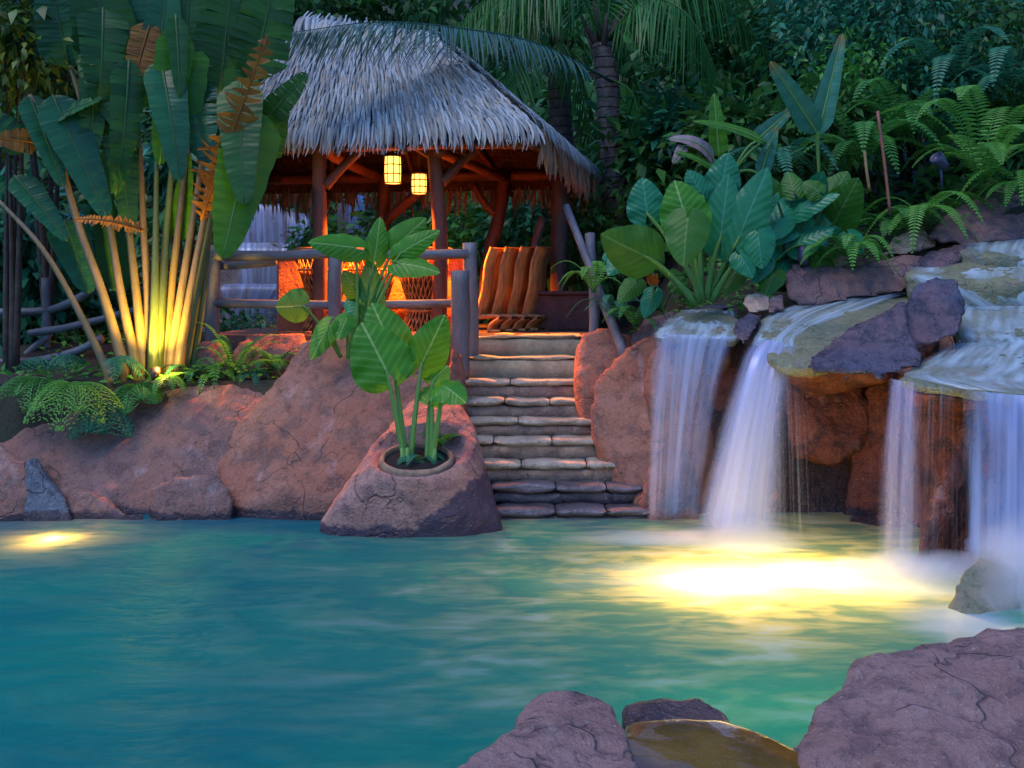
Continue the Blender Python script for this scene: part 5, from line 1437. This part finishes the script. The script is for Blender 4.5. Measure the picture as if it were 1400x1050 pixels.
fern(at(1398, 262, 10.4), 'fern leaning over the head of the cascade at the right edge', 11, .75, .2, FERNL, .5, .7, (R(150), R(340)), n=26)
fern(at(1225, 320, 10.6), 'shadowed fern clump beside the bamboo canes', 10, .7, .2, FERNG, .7, .7, n=24)
fern(at(1060, 238, 11.2), 'dark teal fern behind the big teal leaves', 12, .9, .24, FERNB, .7, .8, n=26)
fern(at(1180, 220, 11.2), 'dense mid green fern bank under the bright shrubs', 16, 1.05, .26, FERNG, .65, .7, n=28)
fern(at(1230, 190, 11.6), 'large fern crown behind the bamboo canes on the slope', 14, 1.1, .28, FERNG, .7, .7, n=28)
fern(at(1385, 120, 11.3), 'blue-green fern hanging at the upper right edge', 12, 1.1, .30, FERNB, .5, .8, n=30)
fern(at(1300, 110, 12.0), 'pale fern fronds high on the slope at the upper right', 12, 1.2, .3, FERNB, .5, .7, n=30)
fern(at(812, 400, 10.6), 'sword fern leaning over the slanting hand rail', 9, .55, .13, FERNL, .8, .6, n=24)
fern(at(868, 448, 10.2), 'small sword fern behind the rounded stair boulder', 9, .42, .13, FERNG, .8, .6, n=20)
fern(at(838, 440, 10.5), 'small dark fern between hand rail post and stair boulder', 9, .45, .12, FERNB, .8, .6, n=20)
fern(at(572, 636, 8.80), 'fine wispy fern filling the planting hole behind the stalks', 16, .26, .15, FERNB, .6, .75, n=20, bip=False)
fern(at(600, 612, 8.95), 'fine wispy fern at the right side of the planting hole', 9, .22, .15, FERNG, .9, .5, n=18)
fern(at(530, 640, 8.68), 'wispy fern trailing over the left rim of the planting hole', 8, .26, .13, FERNG, .3, .9, (R(180), R(330)), n=18)

# ------------------------------------------------------------------ coconut palms behind the hut
PALM = leaf_mat('palm_leaflet', (.05, .22, .04), (.025, .11, .025), 0, .35, .4)
PALMB = leaf_mat('palm_leaflet_blue', (.05, .16, .12), (.03, .09, .07), 0, .3, .4)
t = NT('palm_trunk'); p = t.pos(); z = t.sep(p)[2]
ring = t.math('FRACT', t.math('ADD', t.math('MULTIPLY', z, 6.5), t.math('MULTIPLY', t.noise(p, 4, 3), .5)))
rg = t.rng(t.math('ABSOLUTE', t.math('SUBTRACT', ring, .5)), .0, .12, 1, 0)
c = t.mix(t.rng(t.noise(p, 9, 5), .35, .65), (.15, .115, .095), (.08, .06, .055)); c = t.mix(rg, c, (.03, .022, .02))
TRUNK = t.done(t.pbr(Base_Color=c, Roughness=.75, Normal=t.bump(t.math('SUBTRACT', t.noise(p, 20, 4), t.math('MULTIPLY', rg, 1.5)), .7, .04)))
def coco(label, trunk, rad, fronds):
    b = at(*trunk[0]); root = empty('coconut_palm', b, label, 'palm', 'coconut palms behind the hut')
    pts = crom([at(*q) for q in trunk], 8); m = MB()
    m.tube(pts, [rad * (1.15 - .3 * i / len(pts)) * (1 + .05 * (i % 2)) for i in range(len(pts))], 12, wob=.05); m.build('trunk', TRUNK, root)
    m = MB()
    for k in range(9):
        a = k * 2.4; d = V((math.cos(a), math.sin(a), .8)).normalized(); q = pts[-1] + V((0, 0, -.25 + .04 * k))
        m.tube([q, q + d * .22 + V((0, 0, .05)), q + d * .45 + V((0, 0, .25))], [.09, .05, .02], 6)
    m.build('leaf_base', BARK, root)
    for (p_, L, w_, hang, n, mt) in fronds:
        palm_frond([at(*q) for q in p_], L, w_, hang, n, rnd=random.random()).build('frond', mt, root)
    return root
coco('ringed coconut palm just right of the roof edge with a frond sweeping across the thatch', [(843, 330, 14.6), (838, 220, 14.6), (832, 130, 14.6), (824, 60, 14.6)], .19, [
    ([(838, 112, 14.4), (740, 62, 13.0), (640, 40, 12.0), (520, 30, 11.3), (402, 44, 10.9)], .62, .014, .35, 110, PALMB),
    ([(826, 60, 14.5), (900, -30, 14.2), (980, -20, 13.8), (1050, 70, 13.6)], .95, .015, .7, 70, PALM),
    ([(826, 60, 14.5), (880, 0, 14.0), (940, 20, 13.4), (985, 110, 13.2)], .9, .015, .7, 64, PALM),
    ([(826, 60, 14.5), (780, -30, 14.2), (720, -30, 13.8), (650, 30, 13.5)], .95, .015, .6, 70, PALM),
    ([(826, 60, 14.5), (850, -60, 14.6), (930, -120, 14.6), (1020, -90, 14.4)], 1.1, .015, .7, 70, PALM),
    ([(840, 110, 14.4), (866, 130, 14.2), (880, 200, 14.0), (890, 300, 13.9)], .36, .014, .5, 50, PALM),
    ([(826, 60, 14.5), (800, -80, 14.7), (740, -140, 14.6), (660, -110, 14.6)], 1.1, .015, .7, 70, PALM)])
coco('second coconut palm behind the roof with shaggy hanging fronds', [(772, 330, 16.2), (768, 200, 16.2), (764, 110, 16.2), (760, 70, 16.2)], .19, [
    ([(760, 75, 16.1), (710, -10, 15.8), (650, 10, 15.4), (600, 80, 15.2)], .95, .016, .6, 64, PALM),
    ([(760, 75, 16.1), (730, 40, 15.8), (705, 90, 15.4), (695, 170, 15.2)], .8, .016, .6, 56, PALM),
    ([(760, 75, 16.1), (800, 10, 15.8), (850, 50, 15.5), (880, 150, 15.3)], .9, .016, .7, 60, PALM),
    ([(760, 75, 16.1), (740, -60, 16.2), (680, -100, 16.2), (600, -70, 16)], 1.0, .016, .7, 60, PALM),
    ([(760, 75, 16.1), (765, -60, 16.2), (800, -120, 16.2), (880, -90, 16)], 1.0, .016, .7, 60, PALM),
    ([(760, 75, 16.1), (770, 60, 15.7), (800, 130, 15.4), (812, 230, 15.3)], .7, .016, .6, 50, PALM)])
coco('third coconut palm far behind the ridge of the thatched roof', [(560, 330, 19), (560, 200, 19), (556, 60, 19), (552, -60, 19)], .2, [
    ([(552, -60, 19), (500, -110, 18.6), (440, -60, 18.2), (400, 40, 18)], 1.1, .02, .7, 60, PALM), ([(552, -60, 19), (610, -110, 18.6), (670, -60, 18.2), (700, 50, 18)], 1.1, .02, .7, 60, PALM),
    ([(552, -60, 19), (570, -80, 18.4), (600, -20, 18), (615, 70, 17.8)], 1.0, .02, .7, 56, PALM), ([(552, -60, 19), (530, -80, 18.4), (500, -20, 18), (485, 60, 17.8)], 1.0, .02, .7, 56, PALM)])

# ------------------------------------------------------------------ shrubs and trees of the jungle
TREES = [  # px, py, Y, w px, h px, leaves, leaf size, material, label, is tree
    (15, 60, 10.9, 190, 220, 1000, .17, 2, 'dark olive leafy tree crowding the upper left corner', 1),
    (70, 30, 11.5, 260, 240, 1600, .2, 0, 'deep green tree behind the paddle leaves at the upper left', 1),
    (50, 330, 12.5, 190, 150, 900, .30, 1, 'blue-green shrub with long leaves behind the leftmost stem', 0),
    (40, 440, 12.6, 260, 150, 1100, .24, 1, 'dark shrub behind the crooked branch fence', 0),
    (150, 430, 13.2, 180, 160, 900, .26, 0, 'deep shaded shrub seen between the lit stems', 0),
    (330, 455, 14.2, 130, 60, 700, .14, 1, 'low dark shrub below the far rock cascade', 0),
    (440, 330, 15.8, 90, 60, 450, .18, 3, 'small leafy shrub on the bar end in front of the far waterfall', 0),
    (555, 330, 17.2, 120, 150, 900, .22, 0, 'dark shrub behind the lanterns seen through the hut', 0),
    (650, 325, 16.8, 110, 110, 800, .26, 3, 'bright leafed shrub framed by the leaning hut post', 0),
    (725, 320, 16.2, 110, 130, 900, .26, 1, 'teal leafed shrub behind the right side of the hut', 0),
    (800, 350, 14.0, 90, 150, 700, .2, 0, 'dark shrub behind the slanting hand rail', 0),
    (700, 390, 15.5, 160, 80, 700, .2, 0, 'low dark shrub behind the stacked chairs', 0),
    (880, 250, 14.5, 130, 180, 900, .28, 0, 'deep green shrub right of the ringed palm trunk', 0),
    (1010, 110, 15.5, 260, 240, 1800, .26, 0, 'shadowy dark tree behind the hanging palm fronds', 1),
    (1130, 40, 14.0, 240, 200, 2000, .15, 1, 'blue-green small-leaved tree at the top right of centre', 1),
    (1240, 20, 13.0, 240, 170, 2200, .13, 1, 'fine-leaved teal tree crossing the top edge at the right', 1),
    (1350, 60, 12.6, 220, 190, 2000, .14, 0, 'dark fine-leaved tree in the upper right corner', 1),
    (1190, 110, 12.6, 170, 120, 1300, .13, 3, 'bright small-leaved shrub above the fern bank', 0),
    (1270, 130, 12.4, 150, 100, 1100, .14, 1, 'teal small-leaved shrub above the tall upright fern', 0),
    (1150, 170, 12.2, 150, 100, 900, .17, 0, 'shaded shrub behind the young banana plant', 0),
    (1030, 200, 13.0, 200, 120, 1000, .24, 0, 'dark broad-leaved shrub behind the withered curled leaf', 0),
    (1390, 180, 11.8, 120, 120, 900, .14, 0, 'dark shrub behind the tall upright fern at the right edge', 0),
    (940, 200, 14.6, 160, 160, 900, .26, 1, 'blue-shaded shrub under the drooping palm fronds', 0),
    (600, 20, 18.0, 360, 160, 1500, .3, 0, 'dark tree crown rising behind the thatched ridge', 1),
    (420, 10, 17.0, 200, 180, 1200, .28, 0, 'dark tree crown above the left end of the thatched roof', 1),
    (250, 222, 14.5, 90, 90, 420, .3, 1, 'teal broad-leaved shrub behind the bright hanging paddle leaf', 0)]
for (px, py, Y, w_, h_, n, s_, mk, lb, tr) in TREES:
    bush(px, py, Y, w_, h_, int(n * 1.25), s_, mk, lb, 'tree' if tr else 'shrub', 'jungle_tree' if tr else 'leafy_shrub', 'trees of the jungle' if tr else 'shrubs of the jungle')
# undergrowth carpeting the slopes behind everything
n = 34000
x = rng.uniform(-17, 15, n); y = rng.uniform(11.5, 33, n)
keep = ~((x > -4.6) & (x < 2.2) & (y < 16.2)) & ~((x > -6.4) & (x < -2.4) & (y < 18.2))
x, y = x[keep], y[keep]; n = len(x)
z = ground_z(x, y) + rng.random(n) ** 1.6 * (.5 + np.clip(y - 13, 0, 8) * .22)
P_ = np.stack([x, y, z], 1)
d = unit(rng.normal(size=(n, 3)) * np.array([1, .6, .5]) + np.array([0, -.7, -.15]))
nr = unit(np.array([0, -.3, 1.0]) + rng.normal(size=(n, 3)) * .4)
L = (.16 + .34 * rng.random(n)) * (1 + np.clip(y - 14, 0, 20) * .045)
tag(leaf_obj('undergrowth', np_leaves(P_, d, nr, L, L * .2), BUSH[0], origin=(0, 16, 1.5)), 'dense dark leafy undergrowth covering the slopes behind the hut', 'undergrowth', kind='stuff')
# ground cover on the near planting beds
n = 5200
x = rng.uniform(-5.5, 6.5, n); y = rng.uniform(9.4, 12.6, n)
keep = (pool_sd(x, y) > .55) & ~((x > -4.0) & (x < 1.6)) | ((x < -2.6) & (x > -5.5) & (y > 10.2) & (y < 11.2))
x, y = x[keep], y[keep]; n = len(x)
P_ = np.stack([x, y, ground_z(x, y) + .16 * rng.random(n)], 1)
d = unit(rng.normal(size=(n, 3)) * np.array([1, 1, .3]) + np.array([0, -.3, .35])); nr = unit(np.array([0, -.2, 1.0]) + rng.normal(size=(n, 3)) * .4)
L = .05 + .10 * rng.random(n)
tag(leaf_obj('ground_cover', np_leaves(P_, d, nr, L, L * .22), BUSH[3], origin=(0, 10, 1.3)), 'low leafy ground cover on the planting beds', 'ground cover', kind='stuff')

# bamboo canes, torch flower, path lights
cane = plain('cane_red', (.26, .085, .05), .5, scale=8, c2=(.16, .06, .04))
cn = empty('bamboo_cane', at(1218, 290, 10.3), 'slim reddish cane standing in the ferns above the ledge rock', 'cane')
log('cane', [(1217, 292, 10.3), (1210, 230, 10.35), (1200, 152, 10.4)], .017, cane, cn)
cn = empty('bamboo_cane', at(1190, 260, 10.3), 'short yellow-brown cane left of the slim reddish cane', 'cane')
log('cane', [(1189, 262, 10.3), (1185, 235, 10.3), (1182, 206, 10.35)], .016, plain('cane_yellow', (.30, .2, .06), .5), cn)
BLUE = plain('lamp_housing_blue', (.045, .05, .10), .35, scale=9)
def path_light(px, py, Y, by, label, aim):
    c = at(px, py, Y); root = empty('path_light', at(px, by, Y), label, 'spotlight', 'unlit garden spotlights')
    q = V((0, 0, 1)).rotation_difference(V(aim).normalized()).to_matrix()
    m = MB(); m.lathe(c, [(0, -.1), (.045, -.1), (.06, -.05), (.075, .09), (.068, .095), (.06, .07), (0, .065)], 14, tilt=q); m.build('housing', BLUE, root)
    m = MB(); m.tube([c + V((0, 0, -.02)), at(px + 2, by, Y)], .014, 6); m.build('stake', BLUE, root)
path_light(1286, 222, 10.3, 258, 'dark blue unlit garden spotlight among the ferns at the right', (-.55, -.3, .45))
path_light(1098, 350, 9.95, 366, 'dark blue unlit garden spotlight standing on the purple ledge rock', (0, .1, 1))
fl_ = empty('torch_flower', at(890, 405, 9.95), 'small red and orange flower among the leaves beside the hand rail', 'flower')
REDF = leaf_mat('petal_red', (.45, .05, .02), (.5, .16, .02), 0, .3, .5, tip=(.7, .3, .03))
m = MB(); c = at(892, 386, 9.9)
for k in range(14):
    a = k * 2.4; leaflet(m, c + V((0, 0, -.04 + .004 * k)), V((math.cos(a), math.sin(a) * .8, .9 + k * .05)).normalized(), V((0, -1, 0)), .10, .022, random.random(), .5 + k * .03, 3, .0)
m.build('petals', REDF, fl_)
m = MB(); m.tube([at(891, 425, 9.95), c], .010, 6); m.build('flower_stalk', STALK, fl_)
